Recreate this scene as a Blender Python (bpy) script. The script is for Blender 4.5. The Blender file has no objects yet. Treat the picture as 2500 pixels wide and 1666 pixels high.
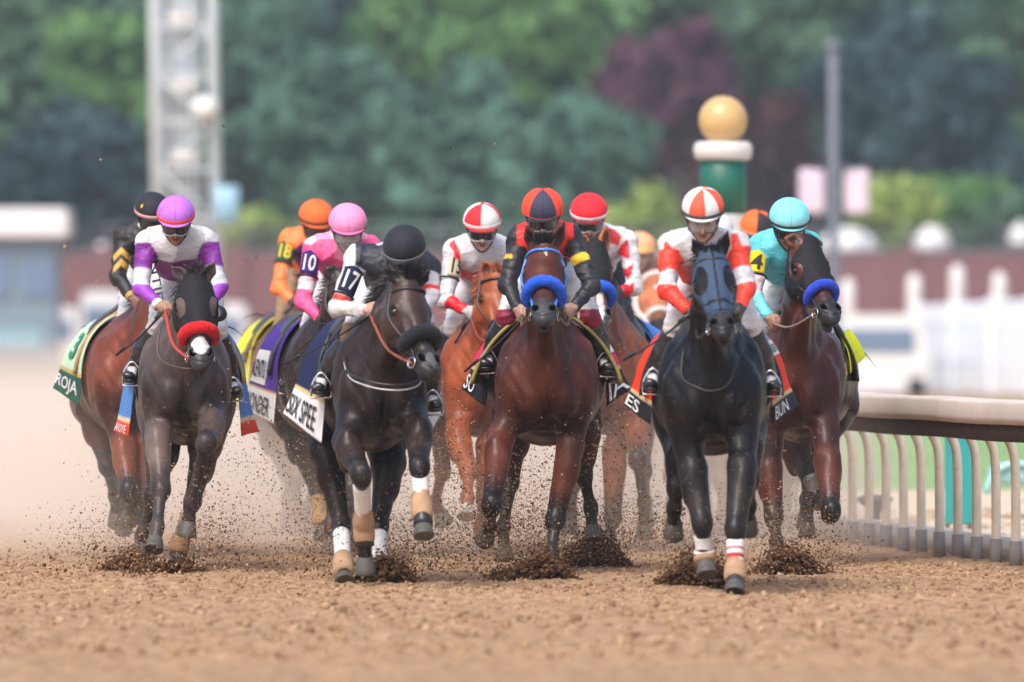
import bpy, bmesh, math, random
import numpy as np
from mathutils import Vector, Matrix

random.seed(7); np.random.seed(7)
SC = bpy.context.scene
COL = SC.collection
FPX, CAMH, HOR = 24000.0, 1.5, 780.0

# ------------------------------------------------------------------ camera, sky, sun, exposure
cam_d = bpy.data.cameras.new("camera"); cam = bpy.data.objects.new("camera", cam_d); COL.objects.link(cam)
cam_d.sensor_width = 36.0; cam_d.lens = 36.0 * FPX / 2500.0
cam_d.clip_start = 1.0; cam_d.clip_end = 3000.0
cam.location = (0, 0, CAMH)
cam.rotation_euler = (math.radians(90) - math.atan(53.0 / FPX), 0, 0)
cam_d.dof.use_dof = True; cam_d.dof.focus_distance = 58.0
cam_d.dof.aperture_fstop = (cam_d.lens / 1000.0) / 0.14
SC.camera = cam
W = bpy.data.worlds.new("World"); SC.world = W; W.use_nodes = True
nt = W.node_tree; bg = nt.nodes["Background"]
sky = nt.nodes.new("ShaderNodeTexSky"); sky.sky_type = 'NISHITA'; sky.sun_disc = False
SUN_EL, SUN_AZ = 52.0, 205.0            # elevation, compass-like rotation (degrees)
sky.sun_elevation = math.radians(SUN_EL); sky.sun_rotation = math.radians(SUN_AZ)
sky.air_density = 1.0; sky.dust_density = 5.0; sky.ozone_density = 1.0
nt.links.new(sky.outputs[0], bg.inputs[0]); bg.inputs[1].default_value = 0.15
sun_d = bpy.data.lights.new("sun", 'SUN'); sun_d.energy = 1.15; sun_d.angle = math.radians(16); sun_d.color = (1.0, 0.985, 0.96)
sun = bpy.data.objects.new("sun", sun_d); COL.objects.link(sun)
_a, _e = math.radians(SUN_AZ), math.radians(SUN_EL)
_dir = Vector((math.sin(_a) * math.cos(_e), math.cos(_a) * math.cos(_e), math.sin(_e)))   # towards the sun
sun.rotation_euler = _dir.to_track_quat('Z', 'Y').to_euler()
SC.view_settings.view_transform = 'Standard'; SC.view_settings.look = 'None'
SC.view_settings.gamma = 1.0; SC.view_settings.exposure = 0.62
SC.cycles.max_bounces = 6; SC.cycles.volume_bounces = 3; SC.cycles.transparent_max_bounces = 12

# ------------------------------------------------------------------ helpers
def A(*v): return np.array(v, dtype=np.float64)
def nrm(v):
    v = np.asarray(v, dtype=np.float64); return v / (np.linalg.norm(v) + 1e-12)
def P(px, py, Y):
    """the point at depth Y that the photograph shows at px, py"""
    return A((px - 1250.0) * Y / FPX, Y, CAMH - (py - HOR) * Y / FPX)
def srgb(*c):
    if len(c) == 1 and isinstance(c[0], str):
        h = c[0].lstrip('#'); c = [int(h[i:i + 2], 16) for i in (0, 2, 4)]
    return tuple(((x / 255.0) / 12.92 if x / 255.0 <= 0.04045 else ((x / 255.0 + 0.055) / 1.055) ** 2.4) for x in c)

def new_obj(name, me, parent=None, loc=None):
    o = bpy.data.objects.new(name, me); COL.objects.link(o)
    if parent is not None: o.parent = parent
    if loc is not None: o.location = loc
    return o
def thing(name, label, cat, loc=(0, 0, 0), group=None):
    o = bpy.data.objects.new(name, None); COL.objects.link(o); o.location = tuple(float(x) for x in loc)
    o.empty_display_size = 0.2; o['label'] = label; o['category'] = cat
    if group: o['group'] = group
    return o
def tag(o, label, cat, group=None):
    o['label'] = label; o['category'] = cat
    if group: o['group'] = group
    return o

def mesh(name, V, F, mats, parent=None, smooth=True, col=None, midx=None, base=None):
    """numpy verts + faces (array of quads/tris or list) -> mesh object; base = world origin of the thing"""
    V = np.asarray(V, dtype=np.float64)
    if base is None:
        base = np.zeros(3); q = parent
        while q is not None: base = base + np.array(q.location); q = q.parent
    me = bpy.data.meshes.new(name)
    if isinstance(F, np.ndarray):
        n = F.shape[1]
        me.vertices.add(len(V)); me.vertices.foreach_set("co", (V - base).astype(np.float32).ravel())
        me.loops.add(F.size); me.loops.foreach_set("vertex_index", F.astype(np.int32).ravel())
        me.polygons.add(len(F)); me.polygons.foreach_set("loop_start", np.arange(0, F.size, n, dtype=np.int32))
        me.polygons.foreach_set("loop_total", np.full(len(F), n, dtype=np.int32))
        me.update(calc_edges=True)
    else:
        me.from_pydata([tuple(v) for v in (V - base)], [], F)
    for m in (mats if isinstance(mats, (list, tuple)) else [mats]): me.materials.append(m)
    if col is not None:
        at = me.color_attributes.new("Col", 'FLOAT_COLOR', 'POINT')
        c = np.ones((len(V), 4), dtype=np.float32); c[:, :3] = col
        at.data.foreach_set("color", c.ravel())
    if midx is not None: me.polygons.foreach_set("material_index", np.asarray(midx, dtype=np.int32))
    if smooth: me.polygons.foreach_set("use_smooth", np.ones(len(me.polygons), dtype=bool))
    me.update()
    o = bpy.data.objects.new(name, me); COL.objects.link(o)
    if parent is not None: o.parent = parent
    else: o.location = tuple(base)
    return o

class MB:
    """collects pieces of one part"""
    def __init__(s): s.V = []; s.F = []; s.C = []; s.n = 0
    def add(s, V, F, c=None):
        V = np.asarray(V, dtype=np.float64); s.V.append(V)
        s.F += [tuple(int(i) + s.n for i in f) for f in F]; s.n += len(V)
        s.C.append(np.tile(np.array(c if c is not None else (0.5, 0.5, 0.5)), (len(V), 1)) if np.ndim(c) < 2 else np.asarray(c))
        return s
    def build(s, name, mats, parent=None, smooth=True, col=False):
        return mesh(name, np.vstack(s.V), s.F, mats, parent, smooth, np.vstack(s.C) if col else None)

def frame(d, up=(0, 0, 1)):
    d = nrm(d); u = np.asarray(up, float)
    if abs(np.dot(d, u)) > 0.95: u = A(0, 1, 0)
    s = nrm(np.cross(d, u)); return s, np.cross(s, d), d
def tube(pts, r, seg=8, closed=False, flat=None, up=(0, 0, 1)):
    """tube along a polyline; r number or list; flat=(a,b) squashes the section"""
    pts = [np.asarray(p, float) for p in pts]; n = len(pts)
    R = r if hasattr(r, '__len__') else [r] * n
    V = []; F = []
    prev = None
    for i, p in enumerate(pts):
        if closed: t = pts[(i + 1) % n] - pts[i - 1]
        else: t = pts[min(i + 1, n - 1)] - pts[max(i - 1, 0)]
        t = nrm(t)
        if prev is None: s, w, _ = frame(t, up)
        else:
            s = nrm(prev - t * np.dot(prev, t)); w = np.cross(s, t)
        prev = s
        fa, fb = flat if flat else (1, 1)
        for k in range(seg):
            a = 2 * math.pi * k / seg
            V.append(p + (s * math.cos(a) * fa + w * math.sin(a) * fb) * R[i])
    m = n if closed else n - 1
    for i in range(m):
        for k in range(seg):
            a, b = i * seg + k, i * seg + (k + 1) % seg
            c, d = ((i + 1) % n) * seg + (k + 1) % seg, ((i + 1) % n) * seg + k
            F.append((a, d, c, b))
    if not closed:
        F.append(tuple(range(seg))); F.append(tuple(reversed(range((n - 1) * seg, n * seg))))
    return np.array(V), F
def smooth_path(pts, n=8):
    """Catmull-Rom"""
    pts = [np.asarray(p, float) for p in pts]
    Q = [2 * pts[0] - pts[1]] + pts + [2 * pts[-1] - pts[-2]]; out = []
    for i in range(1, len(Q) - 2):
        for k in range(n):
            t = k / n; a, b, c, d = Q[i - 1], Q[i], Q[i + 1], Q[i + 2]
            out.append(0.5 * (2 * b + (c - a) * t + (2 * a - 5 * b + 4 * c - d) * t * t + (3 * b - a - 3 * c + d) * t ** 3))
    out.append(pts[-1]); return out
def box(c, sx, sy, sz, bev=0.0):
    c = np.asarray(c, float); V = []
    if bev <= 0:
        for z in (-1, 1):
            for x, y in ((-1, -1), (1, -1), (1, 1), (-1, 1)): V.append(c + A(x * sx / 2, y * sy / 2, z * sz / 2))
        return np.array(V), [(3, 2, 1, 0), (4, 5, 6, 7), (0, 1, 5, 4), (1, 2, 6, 5), (2, 3, 7, 6), (3, 0, 4, 7)]
    L = []
    for z, q in ((-sz / 2, bev), (-sz / 2 + bev, 0), (sz / 2 - bev, 0), (sz / 2, bev)):
        for x, y in ((-1, -1), (1, -1), (1, 1), (-1, 1)):
            X, Y = sx / 2 - q, sy / 2 - q; b = bev
            a = (x * X, y * (Y - b)); e = (x * (X - b), y * Y)
            L += [a, e] if x * y > 0 else [e, a]
        for k in range(8): V.append(c + A(L[-8 + k][0], L[-8 + k][1], z))
    F = [tuple(reversed(range(8))), tuple(range(24, 32))]
    for i in range(3):
        for k in range(8): F.append((i * 8 + k, i * 8 + (k + 1) % 8, (i + 1) * 8 + (k + 1) % 8, (i + 1) * 8 + k))
    return np.array(V), F
def lathe(c, prof, seg=24, axis=None, side=None):
    """profile [(r, z)] turned round an axis through c"""
    ax = nrm(axis) if axis is not None else A(0, 0, 1)
    s, w, _ = frame(ax, (0, 1, 0)); V = []; F = []
    for r, z in prof:
        for k in range(seg):
            a = 2 * math.pi * k / seg; V.append(np.asarray(c) + ax * z + (s * math.cos(a) + w * math.sin(a)) * r)
    for i in range(len(prof) - 1):
        for k in range(seg):
            F.append((i * seg + k, (i + 1) * seg + k, (i + 1) * seg + (k + 1) % seg, i * seg + (k + 1) % seg))
    F.append(tuple(range(seg))); F.append(tuple(reversed(range((len(prof) - 1) * seg, len(prof) * seg))))
    return np.array(V), F
def ball(c, r, axes=None, seg=16, rings=10):
    V = []; F = []; r = r if hasattr(r, '__len__') else (r, r, r)
    ax = axes if axes is not None else (A(1, 0, 0), A(0, 1, 0), A(0, 0, 1))
    for i in range(rings + 1):
        th = math.pi * i / rings
        for k in range(seg):
            a = 2 * math.pi * k / seg
            V.append(np.asarray(c) + ax[0] * r[0] * math.sin(th) * math.cos(a) + ax[1] * r[1] * math.sin(th) * math.sin(a) + ax[2] * r[2] * math.cos(th))
    for i in range(rings):
        for k in range(seg): F.append((i * seg + k, (i + 1) * seg + k, (i + 1) * seg + (k + 1) % seg, i * seg + (k + 1) % seg))
    return np.array(V), F

_rs = np.random.RandomState(3)
_K = nrm(_rs.normal(size=3)); _KD = _rs.normal(size=(14, 3)); _KD /= np.linalg.norm(_KD, axis=1)[:, None]; _KP = _rs.rand(14) * 6.28
def wav(V, f, o=0):
    """smooth pseudo noise of V in -1..1"""
    r = 0
    for i in range(6):
        k = (i + o) % 14
        r = r + np.sin((V @ _KD[k]) * f * (1 + 0.23 * i) + _KP[k] + 1.7 * np.sin((V @ _KD[(k + 5) % 14]) * f * 0.7 + _KP[(k + 3) % 14]))
    return r / 3.2

# ------------------------------------------------------------------ implicit bodies: smooth union of tapered shapes, then surface nets
class Field:
    def __init__(s, lo, hi, h):
        s.h = h; s.lo = np.asarray(lo, float); s.n = np.ceil((np.asarray(hi) - s.lo) / h).astype(int) + 1
        s.F = np.full(tuple(s.n), 0.5, dtype=np.float32); s.prims = []
    def _box(s, lo, hi):
        a = np.maximum(((lo - s.lo) / s.h).astype(int), 0); b = np.minimum(np.ceil((hi - s.lo) / s.h).astype(int) + 1, s.n)
        if np.any(b <= a): return None, None
        sl = tuple(slice(a[i], b[i]) for i in range(3))
        g = [(s.lo[i] + s.h * np.arange(a[i], b[i])).astype(np.float32) for i in range(3)]
        return sl, (g[0][:, None, None], g[1][None, :, None], g[2][None, None, :])
    def put(s, fn, lo, hi, k=0.02, tag=None, sub=False, tf=None):
        pad = k + 4 * s.h
        sl, g = s._box(np.asarray(lo) - pad, np.asarray(hi) + pad)
        if sl is not None:
            d = fn(*g).astype(np.float32); c = s.F[sl]
            if sub:
                d = -d; hh = np.maximum(k - np.abs(c - d), 0) / k; s.F[sl] = np.maximum(c, d) + hh * hh * k * 0.25
            else:
                hh = np.maximum(k - np.abs(c - d), 0) / k; s.F[sl] = np.minimum(c, d) - hh * hh * k * 0.25
        if tag is not None: s.prims.append((tag, fn, tf))
    def cone(s, a, b, ra, rb, k=0.02, tag=None):
        a, b = np.asarray(a, float), np.asarray(b, float); ab = b - a; L2 = float(ab @ ab) + 1e-9
        def fn(x, y, z):
            t = np.clip(((x - a[0]) * ab[0] + (y - a[1]) * ab[1] + (z - a[2]) * ab[2]) / L2, 0, 1)
            return np.sqrt((x - a[0] - t * ab[0]) ** 2 + (y - a[1] - t * ab[1]) ** 2 + (z - a[2] - t * ab[2]) ** 2) - (ra + (rb - ra) * t)
        def tf(x, y, z): return np.clip(((x - a[0]) * ab[0] + (y - a[1]) * ab[1] + (z - a[2]) * ab[2]) / L2, 0, 1)
        m = max(ra, rb); s.put(fn, np.minimum(a, b) - m, np.maximum(a, b) + m, k, tag, tf=tf)
    def ell(s, c, r, ax=None, k=0.02, tag=None, sub=False):
        c = np.asarray(c, float); r = np.asarray(r, float)
        ax = ax if ax is not None else (A(1, 0, 0), A(0, 1, 0), A(0, 0, 1))
        def fn(x, y, z):
            q = [(x - c[0]) * e[0] + (y - c[1]) * e[1] + (z - c[2]) * e[2] for e in ax]
            k0 = np.sqrt(sum((q[i] / r[i]) ** 2 for i in range(3))); k1 = np.sqrt(sum((q[i] / r[i] ** 2) ** 2 for i in range(3))) + 1e-6
            return k0 * (k0 - 1) / k1
        m = np.sqrt(sum((np.asarray(ax[i]) * r[i]) ** 2 for i in range(3)))
        s.put(fn, c - m, c + m, k, tag, sub)
    def ecc(s, a, b, u, ra, rb, k=0.03, tag=None):
        """elliptic cone: ra=(half width along u, half width along the other side)"""
        a, b = np.asarray(a, float), np.asarray(b, float); ab = b - a; L2 = float(ab @ ab) + 1e-9
        n = nrm(ab); u = np.asarray(u, float); u = nrm(u - n * (u @ n)); v = np.cross(n, u)
        def fn(x, y, z):
            x, y, z = x - a[0], y - a[1], z - a[2]
            t = np.clip((x * ab[0] + y * ab[1] + z * ab[2]) / L2, 0, 1)
            qx, qy, qz = x - t * ab[0], y - t * ab[1], z - t * ab[2]
            RU = ra[0] + (rb[0] - ra[0]) * t; RV = ra[1] + (rb[1] - ra[1]) * t; RN = np.minimum(RU, RV)
            qu = qx * u[0] + qy * u[1] + qz * u[2]; qv = qx * v[0] + qy * v[1] + qz * v[2]; qn = qx * n[0] + qy * n[1] + qz * n[2]
            k0 = np.sqrt((qu / RU) ** 2 + (qv / RV) ** 2 + (qn / RN) ** 2)
            k1 = np.sqrt((qu / RU ** 2) ** 2 + (qv / RV ** 2) ** 2 + (qn / RN ** 2) ** 2) + 1e-6
            return np.where(k0 < 1e-3, -RN, k0 * (k0 - 1) / k1)
        def tf(x, y, z): return np.clip(((x - a[0]) * ab[0] + (y - a[1]) * ab[1] + (z - a[2]) * ab[2]) / L2, 0, 1)
        m = max(max(ra), max(rb)); s.put(fn, np.minimum(a, b) - m, np.maximum(a, b) + m, k, tag, tf=tf)
    def cut(s, fn):
        """intersect with fn <= 0 over the whole grid"""
        g = [(s.lo[i] + s.h * np.arange(s.n[i])).astype(np.float32) for i in range(3)]
        s.F = np.maximum(s.F, fn(g[0][:, None, None], g[1][None, :, None], g[2][None, None, :]).astype(np.float32))
    def surf(s):
        F = s.F; S = F < 0; n = F.shape
        c = [S[i:n[0] - 1 + i, j:n[1] - 1 + j, k:n[2] - 1 + k] for i in (0, 1) for j in (0, 1) for k in (0, 1)]
        an = c[0].copy(); al = c[0].copy()
        for q in c[1:]: an |= q; al &= q
        mix = an & ~al; I = np.argwhere(mix); idx = np.full(mix.shape, -1, dtype=np.int32); idx[mix] = np.arange(len(I))
        acc = np.zeros((len(I), 3)); cnt = np.zeros(len(I))
        for ax in range(3):
            o = [q for q in range(3) if q != ax]
            for p in (0, 1):
                for q in (0, 1):
                    a = I.copy(); a[:, o[0]] += p; a[:, o[1]] += q; b = a.copy(); b[:, ax] += 1
                    fa = F[a[:, 0], a[:, 1], a[:, 2]]; fb = F[b[:, 0], b[:, 1], b[:, 2]]
                    m = (fa < 0) != (fb < 0); t = np.where(m, fa / (fa - fb + 1e-12), 0)
                    pos = a.astype(float); pos[:, ax] += t
                    acc += np.where(m[:, None], pos, 0); cnt += m
        V = acc / np.maximum(cnt, 1)[:, None] * s.h + s.lo
        Q = []
        for ax in range(3):
            o1, o2 = (ax + 1) % 3, (ax + 2) % 3
            sa = [slice(None)] * 3; sb = [slice(None)] * 3; sa[ax] = slice(0, -1); sb[ax] = slice(1, None)
            m = S[tuple(sa)] != S[tuple(sb)]; E = np.argwhere(m)
            ok = (E[:, o1] > 0) & (E[:, o2] > 0) & (E[:, o1] < n[o1] - 1) & (E[:, o2] < n[o2] - 1); E = E[ok]
            ins = S[E[:, 0], E[:, 1], E[:, 2]]
            def cell(d1, d2):
                e = E.copy(); e[:, o1] += d1; e[:, o2] += d2; return idx[e[:, 0], e[:, 1], e[:, 2]]
            q = np.stack([cell(-1, -1), cell(0, -1), cell(0, 0), cell(-1, 0)], 1)
            q[~ins] = q[~ins][:, ::-1]; Q.append(q)
        Q = np.vstack(Q); Q = Q[(Q >= 0).all(1)]
        return V, Q
    def paint(s, V, rules, soft=0.012, default=(0.3, 0.3, 0.3)):
        """colour by nearest shape, softly blended; rules[tag] = colour | f(t, V) -> Nx3"""
        x, y, z = V[:, 0], V[:, 1], V[:, 2]
        D = []; C = []
        for tg, fn, tf in s.prims:
            d = fn(x, y, z); r = rules.get(tg, default)
            if callable(r):
                t = tf(x, y, z) if tf is not None else np.zeros(len(V)); c = r(t, V)
            else: c = np.tile(np.array(r, dtype=np.float64), (len(V), 1))
            if tg in ('nostril', 'lipline', 'earin', 'eyes', 'mouthline'): d = np.where(d < .004, -1.0, 1.0)
            D.append(d); C.append(c)
        D = np.array(D); w = np.exp(-(D - D.min(0)) / soft); w /= w.sum(0)
        return np.einsum('pn,pnc->nc', w, np.array(C))
def lap(V, Q, it=1, f=0.5):
    for _ in range(it):
        s = np.zeros_like(V); c = np.zeros(len(V))
        for a, b in ((0, 1), (1, 2), (2, 3), (3, 0)):
            np.add.at(s, Q[:, a], V[Q[:, b]]); np.add.at(c, Q[:, a], 1)
            np.add.at(s, Q[:, b], V[Q[:, a]]); np.add.at(c, Q[:, b], 1)
        V = V + f * (s / np.maximum(c, 1)[:, None] - V)
    return V
def csmooth(C, Q, it=1, f=.5): return lap(C, Q, it, f)
def vnormals(V, Q):
    n = np.cross(V[Q[:, 2]] - V[Q[:, 0]], V[Q[:, 3]] - V[Q[:, 1]]); N = np.zeros_like(V)
    for k in range(4): np.add.at(N, Q[:, k], n)
    return N / (np.linalg.norm(N, axis=1)[:, None] + 1e-12)

# ------------------------------------------------------------------ materials
_M = {}
def mat(name, color=(0.5, 0.5, 0.5), rough=0.6, attr=False, bump=0.0, bscale=200.0, var=0.0, vscale=20.0, metal=0.0, sheen=0.0, spec=0.5,
        alpha=1.0, coat=0.0, trans=0.0, bdist=0.002, stretch=None, dirt=0.0, dirtcol=(0.36, 0.24, 0.16)):
    if name in _M: return _M[name]
    m = bpy.data.materials.new(name); m.use_nodes = True; t = m.node_tree; N = t.nodes; L = t.links
    b = N["Principled BSDF"]; b.inputs["Roughness"].default_value = rough; b.inputs["Metallic"].default_value = metal
    b.inputs["Specular IOR Level"].default_value = spec; b.inputs["Sheen Weight"].default_value = sheen
    b.inputs["Alpha"].default_value = alpha; b.inputs["Coat Weight"].default_value = coat; b.inputs["Transmission Weight"].default_value = trans
    tc = N.new("ShaderNodeTexCoord"); src = tc.outputs["Object"]
    if stretch:
        mp = N.new("ShaderNodeMapping"); mp.inputs["Scale"].default_value = stretch; L.new(src, mp.inputs[0]); src = mp.outputs[0]
    if attr:
        a = N.new("ShaderNodeAttribute"); a.attribute_name = "Col"; c = a.outputs["Color"]
    else:
        r = N.new("ShaderNodeRGB"); r.outputs[0].default_value = (*color, 1); c = r.outputs[0]
    if var > 0:
        n = N.new("ShaderNodeTexNoise"); n.inputs["Scale"].default_value = vscale; n.inputs["Detail"].default_value = 4
        L.new(src, n.inputs["Vector"])
        mr = N.new("ShaderNodeMapRange"); mr.inputs["From Min"].default_value = 0.3; mr.inputs["From Max"].default_value = 0.7
        mr.inputs["To Min"].default_value = 1 - var; mr.inputs["To Max"].default_value = 1 + var; L.new(n.outputs[0], mr.inputs["Value"])
        x = N.new("ShaderNodeVectorMath"); x.operation = 'SCALE'; L.new(c, x.inputs[0]); L.new(mr.outputs[0], x.inputs["Scale"]); c = x.outputs[0]
    if dirt > 0:
        n = N.new("ShaderNodeTexNoise"); n.inputs["Scale"].default_value = 35; n.inputs["Detail"].default_value = 6; n.inputs["Roughness"].default_value = 0.7
        L.new(tc.outputs["Object"], n.inputs["Vector"])
        mr = N.new("ShaderNodeMapRange"); mr.inputs["From Min"].default_value = 0.5; mr.inputs["From Max"].default_value = 0.75
        mr.inputs["To Min"].default_value = 0; mr.inputs["To Max"].default_value = dirt; L.new(n.outputs[0], mr.inputs["Value"])
        mx = N.new("ShaderNodeMix"); mx.data_type = 'RGBA'; L.new(mr.outputs[0], mx.inputs[0]); L.new(c, mx.inputs[6]); mx.inputs[7].default_value = (*dirtcol, 1)
        c = mx.outputs[2]
    L.new(c, b.inputs["Base Color"])
    if bump > 0:
        n = N.new("ShaderNodeTexNoise"); n.inputs["Scale"].default_value = bscale; n.inputs["Detail"].default_value = 3; L.new(src, n.inputs["Vector"])
        bp = N.new("ShaderNodeBump"); bp.inputs["Strength"].default_value = bump; bp.inputs["Distance"].default_value = bdist
        L.new(n.outputs[0], bp.inputs["Height"]); L.new(bp.outputs[0], b.inputs["Normal"])
    _M[name] = m; return m

def text_mesh(s, res=3, offset=0.0, space=1.0):
    """outline of the words, x and y from 0 to 1 in their own box, plus aspect"""
    cu = bpy.data.curves.new("words", 'FONT'); cu.body = s; cu.resolution_u = res; cu.offset = offset; cu.space_character = space
    ob = bpy.data.objects.new("words", cu); COL.objects.link(ob)
    dg = bpy.context.evaluated_depsgraph_get(); me = bpy.data.meshes.new_from_object(ob.evaluated_get(dg))
    bm = bmesh.new(); bm.from_mesh(me); bmesh.ops.triangulate(bm, faces=bm.faces[:]); 
    for _ in range(2):
        L_ = [e for e in bm.edges if e.calc_length() > .16]
        if L_: bmesh.ops.subdivide_edges(bm, edges=L_, cuts=1, use_grid_fill=False); bmesh.ops.triangulate(bm, faces=bm.faces[:])
    bm.to_mesh(me); bm.free()
    V = np.array([v.co[:2] for v in me.vertices]); F = [tuple(p.vertices) for p in me.polygons]
    bpy.data.objects.remove(ob); bpy.data.curves.remove(cu); bpy.data.meshes.remove(me)
    lo, hi = V.min(0), V.max(0); return (V - lo) / (hi - lo), F, (hi[0] - lo[0]) / (hi[1] - lo[1])
def words_on(s, fn, rect, name, m, parent, offset=0.02):
    """write s in the rect (u0, v0, u1, v1) of a surface fn(u, v) -> point, v upwards"""
    V, F, asp = text_mesh(s, offset=offset); u0, v0, u1, v1 = rect
    pts = np.array([fn(u0 + (u1 - u0) * x, v0 + (v1 - v0) * y) for x, y in V])
    return mesh(name, pts, F, m, parent, smooth=False)
# ------------------------------------------------------------------ materials used by animals and people
M_COAT = mat("coat", attr=True, rough=0.36, bump=0.35, bscale=28, bdist=0.006, spec=0.24, var=0.2, vscale=7, stretch=(1.6, 1.0, 0.7))
M_HOOF = mat("hoof", attr=True, rough=0.55, bump=0.3, bscale=40, stretch=(1, 1, 8), var=0.15, vscale=30)
M_EYE = mat("eye", (0.012, 0.007, 0.005), rough=0.06, spec=0.8)
M_HAIR = mat("hair", attr=True, rough=0.5, var=0.25, vscale=120)
M_CLOTH = mat("cloth", attr=True, rough=0.72, bump=0.35, bscale=55, bdist=0.006, sheen=0.0, spec=.18, var=0.05, vscale=25, dirt=0.03)
M_SILK = mat("silk", attr=True, rough=0.52, bump=0.8, bscale=17, stretch=(1, 1, 1.9), bdist=0.014, sheen=0.0, var=0.05, vscale=22, dirt=0.05)
M_FLEECE = mat("fleece", attr=True, rough=0.95, bump=0.9, bscale=170, bdist=0.006, sheen=0.08, var=0.25, vscale=90)
M_LEATHER = mat("leather", attr=True, rough=0.35, bump=0.2, bscale=150, var=0.15, vscale=60, spec=0.5)
M_SKIN = mat("skin", attr=True, rough=0.5, bump=0.1, bscale=150, var=0.08, vscale=50)
M_STEEL = mat("steel", (0.62, 0.62, 0.63), rough=0.22, metal=1.0)
M_WRAP = mat("wrap", attr=True, rough=0.85, bump=0.6, bscale=26, bdist=0.004, stretch=(1, 1, 5), var=0.06, vscale=40, dirt=0.2)
M_SHELL = mat("helmet_cover", attr=True, rough=0.72, bump=0.3, bscale=40, bdist=0.004, var=0.05, vscale=18, spec=.35, sheen=.05)
M_LENS = mat("lens", (0.02, 0.022, 0.026), rough=0.06, spec=0.9, coat=0.6)
M_CLEAR = mat("clear_lens", (0.7, 0.74, 0.78), rough=0.10, alpha=0.15, spec=0.8)
M_PRINT = mat("print", attr=True, rough=0.7)
BLACK = (0.014, 0.014, 0.018); WHITE = (0.72, 0.72, 0.74)
_PR = {}
def M_ink(c):
    k = tuple(round(x, 3) for x in c)
    if k not in _PR: _PR[k] = mat("ink_%d" % len(_PR), c, rough=0.7)
    return _PR[k]

HEADSEC = [(0.0, .080, .088), (.10, .098, .108), (.20, .113, .127), (.30, .120, .136), (.40, .108, .138), (.52, .084, .112),
           (.64, .066, .088), (.76, .058, .072), (.86, .067, .066), (.94, .062, .056), (1.0, .042, .038)]
class Head:
    """frame of a horse's head: h poll to muzzle, n out of the face, u the horse's right as the viewer's left"""
    def __init__(s, poll, muz, turn=0.0, ws=1.0):
        s.p = poll; s.L = np.linalg.norm(muz - poll); s.h = nrm(muz - poll)
        n0 = A(0, -1, 0.0); n0 = nrm(n0 - s.h * (n0 @ s.h)); u0 = np.cross(n0, s.h)
        if u0[0] < 0: u0 = -u0
        t = math.radians(turn); s.n = nrm(n0 * math.cos(t) + u0 * math.sin(t)); s.u = nrm(u0 * math.cos(t) - n0 * math.sin(t)); s.ws = ws
    def sec(s, q):
        S = HEADSEC; q = min(max(q, 0), 1)
        for i in range(len(S) - 1):
            if q <= S[i + 1][0]:
                f = (q - S[i][0]) / (S[i + 1][0] - S[i][0]); return (S[i][1] + f * (S[i + 1][1] - S[i][1])) * s.ws, (S[i][2] + f * (S[i + 1][2] - S[i][2])) * s.ws
    def axis(s, q):
        # the middle line: the face is straight, the jaw bulges behind
        w, d = s.sec(q); return s.p + s.h * s.L * q + s.n * (0.115 * s.ws - d - 0.012 * math.sin(q * 3.1))
    def at(s, q, a, off=0.0):
        """point on the head: q along it, a degrees round it (0 face, 90 viewer's right)"""
        w, d = s.sec(q); r = math.radians(a)
        return s.axis(q) + s.u * (w + off) * math.sin(r) + s.n * (d + off) * math.cos(r)
    def put(s, fd, k=0.02, mouth=0.0):
        S = HEADSEC
        for i in range(len(S) - 1):
            fd.ecc(s.axis(S[i][0]), s.axis(S[i + 1][0]), s.u, (S[i][1] * s.ws, S[i][2] * s.ws), (S[i + 1][1] * s.ws, S[i + 1][2] * s.ws), 0.012,
                   'muzzle' if S[i][0] > .74 else ('nose' if S[i][0] > .5 else 'head'))
        ax = (s.u, s.n, s.h)
        for sg in (-1, 1):
            fd.ell(s.at(.27, sg * 62, -.012), (.03, .03, .045), ax, 0.025, 'head')          # brow
            fd.ell(s.at(.33, sg * 112, -.012), (.03, .075, .085), ax, 0.02, 'head')           # cheek
            fd.ell(s.at(.86, sg * 54, -.008), (.033, .029, .046), ax, 0.014, 'muzzle')        # nostril rim
            fd.ell(s.at(.47, sg * 60, -.004), (.008, .012, .085), ax, 0.02, 'nose')           # facial crest
        fd.ell(s.at(.965, 0, -.034), (.047, .034, .040), ax, 0.02, 'muzzle')
        fd.ell(s.at(.965, 180, .004 - mouth * .45), (.037, .028, .052), ax, 0.010, 'muzzle')    # lower lip
        fd.ell(s.at(.955, 180, -.020) , (.040, .0035, .060), ax, 0.006, 'lipline', sub=True)
    def carve(s, fd):
        ax = (s.u, s.n, s.h)
        for sg in (-1, 1):
            e = nrm(s.h * .9 + s.u * sg * -.35); f = nrm(np.cross(s.n, e)); 
            fd.ell(s.at(.865, sg * 44, .004), (.017, .036, .027), (f, nrm(s.n * .7 + s.h * .7), e), 0.006, 'nostril', sub=True)
            fd.ell(s.at(.29, sg * 73, .012), (.02, .024, .03), ax, 0.02, 'eyes', sub=True)
            fd.ell(s.at(.62, sg * 58, .022), (.02, .02, .12), ax, 0.02, None, sub=True)
            
            

def ear(fd, base, tip, face, k=0.015, w=0.036):
    ax = nrm(tip - base); side = nrm(np.cross(ax, face)); f = nrm(np.cross(side, ax)); L = np.linalg.norm(tip - base)
    fd.ecc(base - ax * .02, base + ax * L * .45, side, (w * .8, .028), (w, .020), k, 'ear')
    fd.ecc(base + ax * L * .45, base + ax * L * .97, side, (w * .96, .020), (.004, .005), .008, 'ear')
    fd.ell(base + ax * L * .45 + (f if f @ face > 0 else -f) * .026, (w * .62, .020, L * .40), (side, f, ax), 0.008, 'earin', sub=True)

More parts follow.
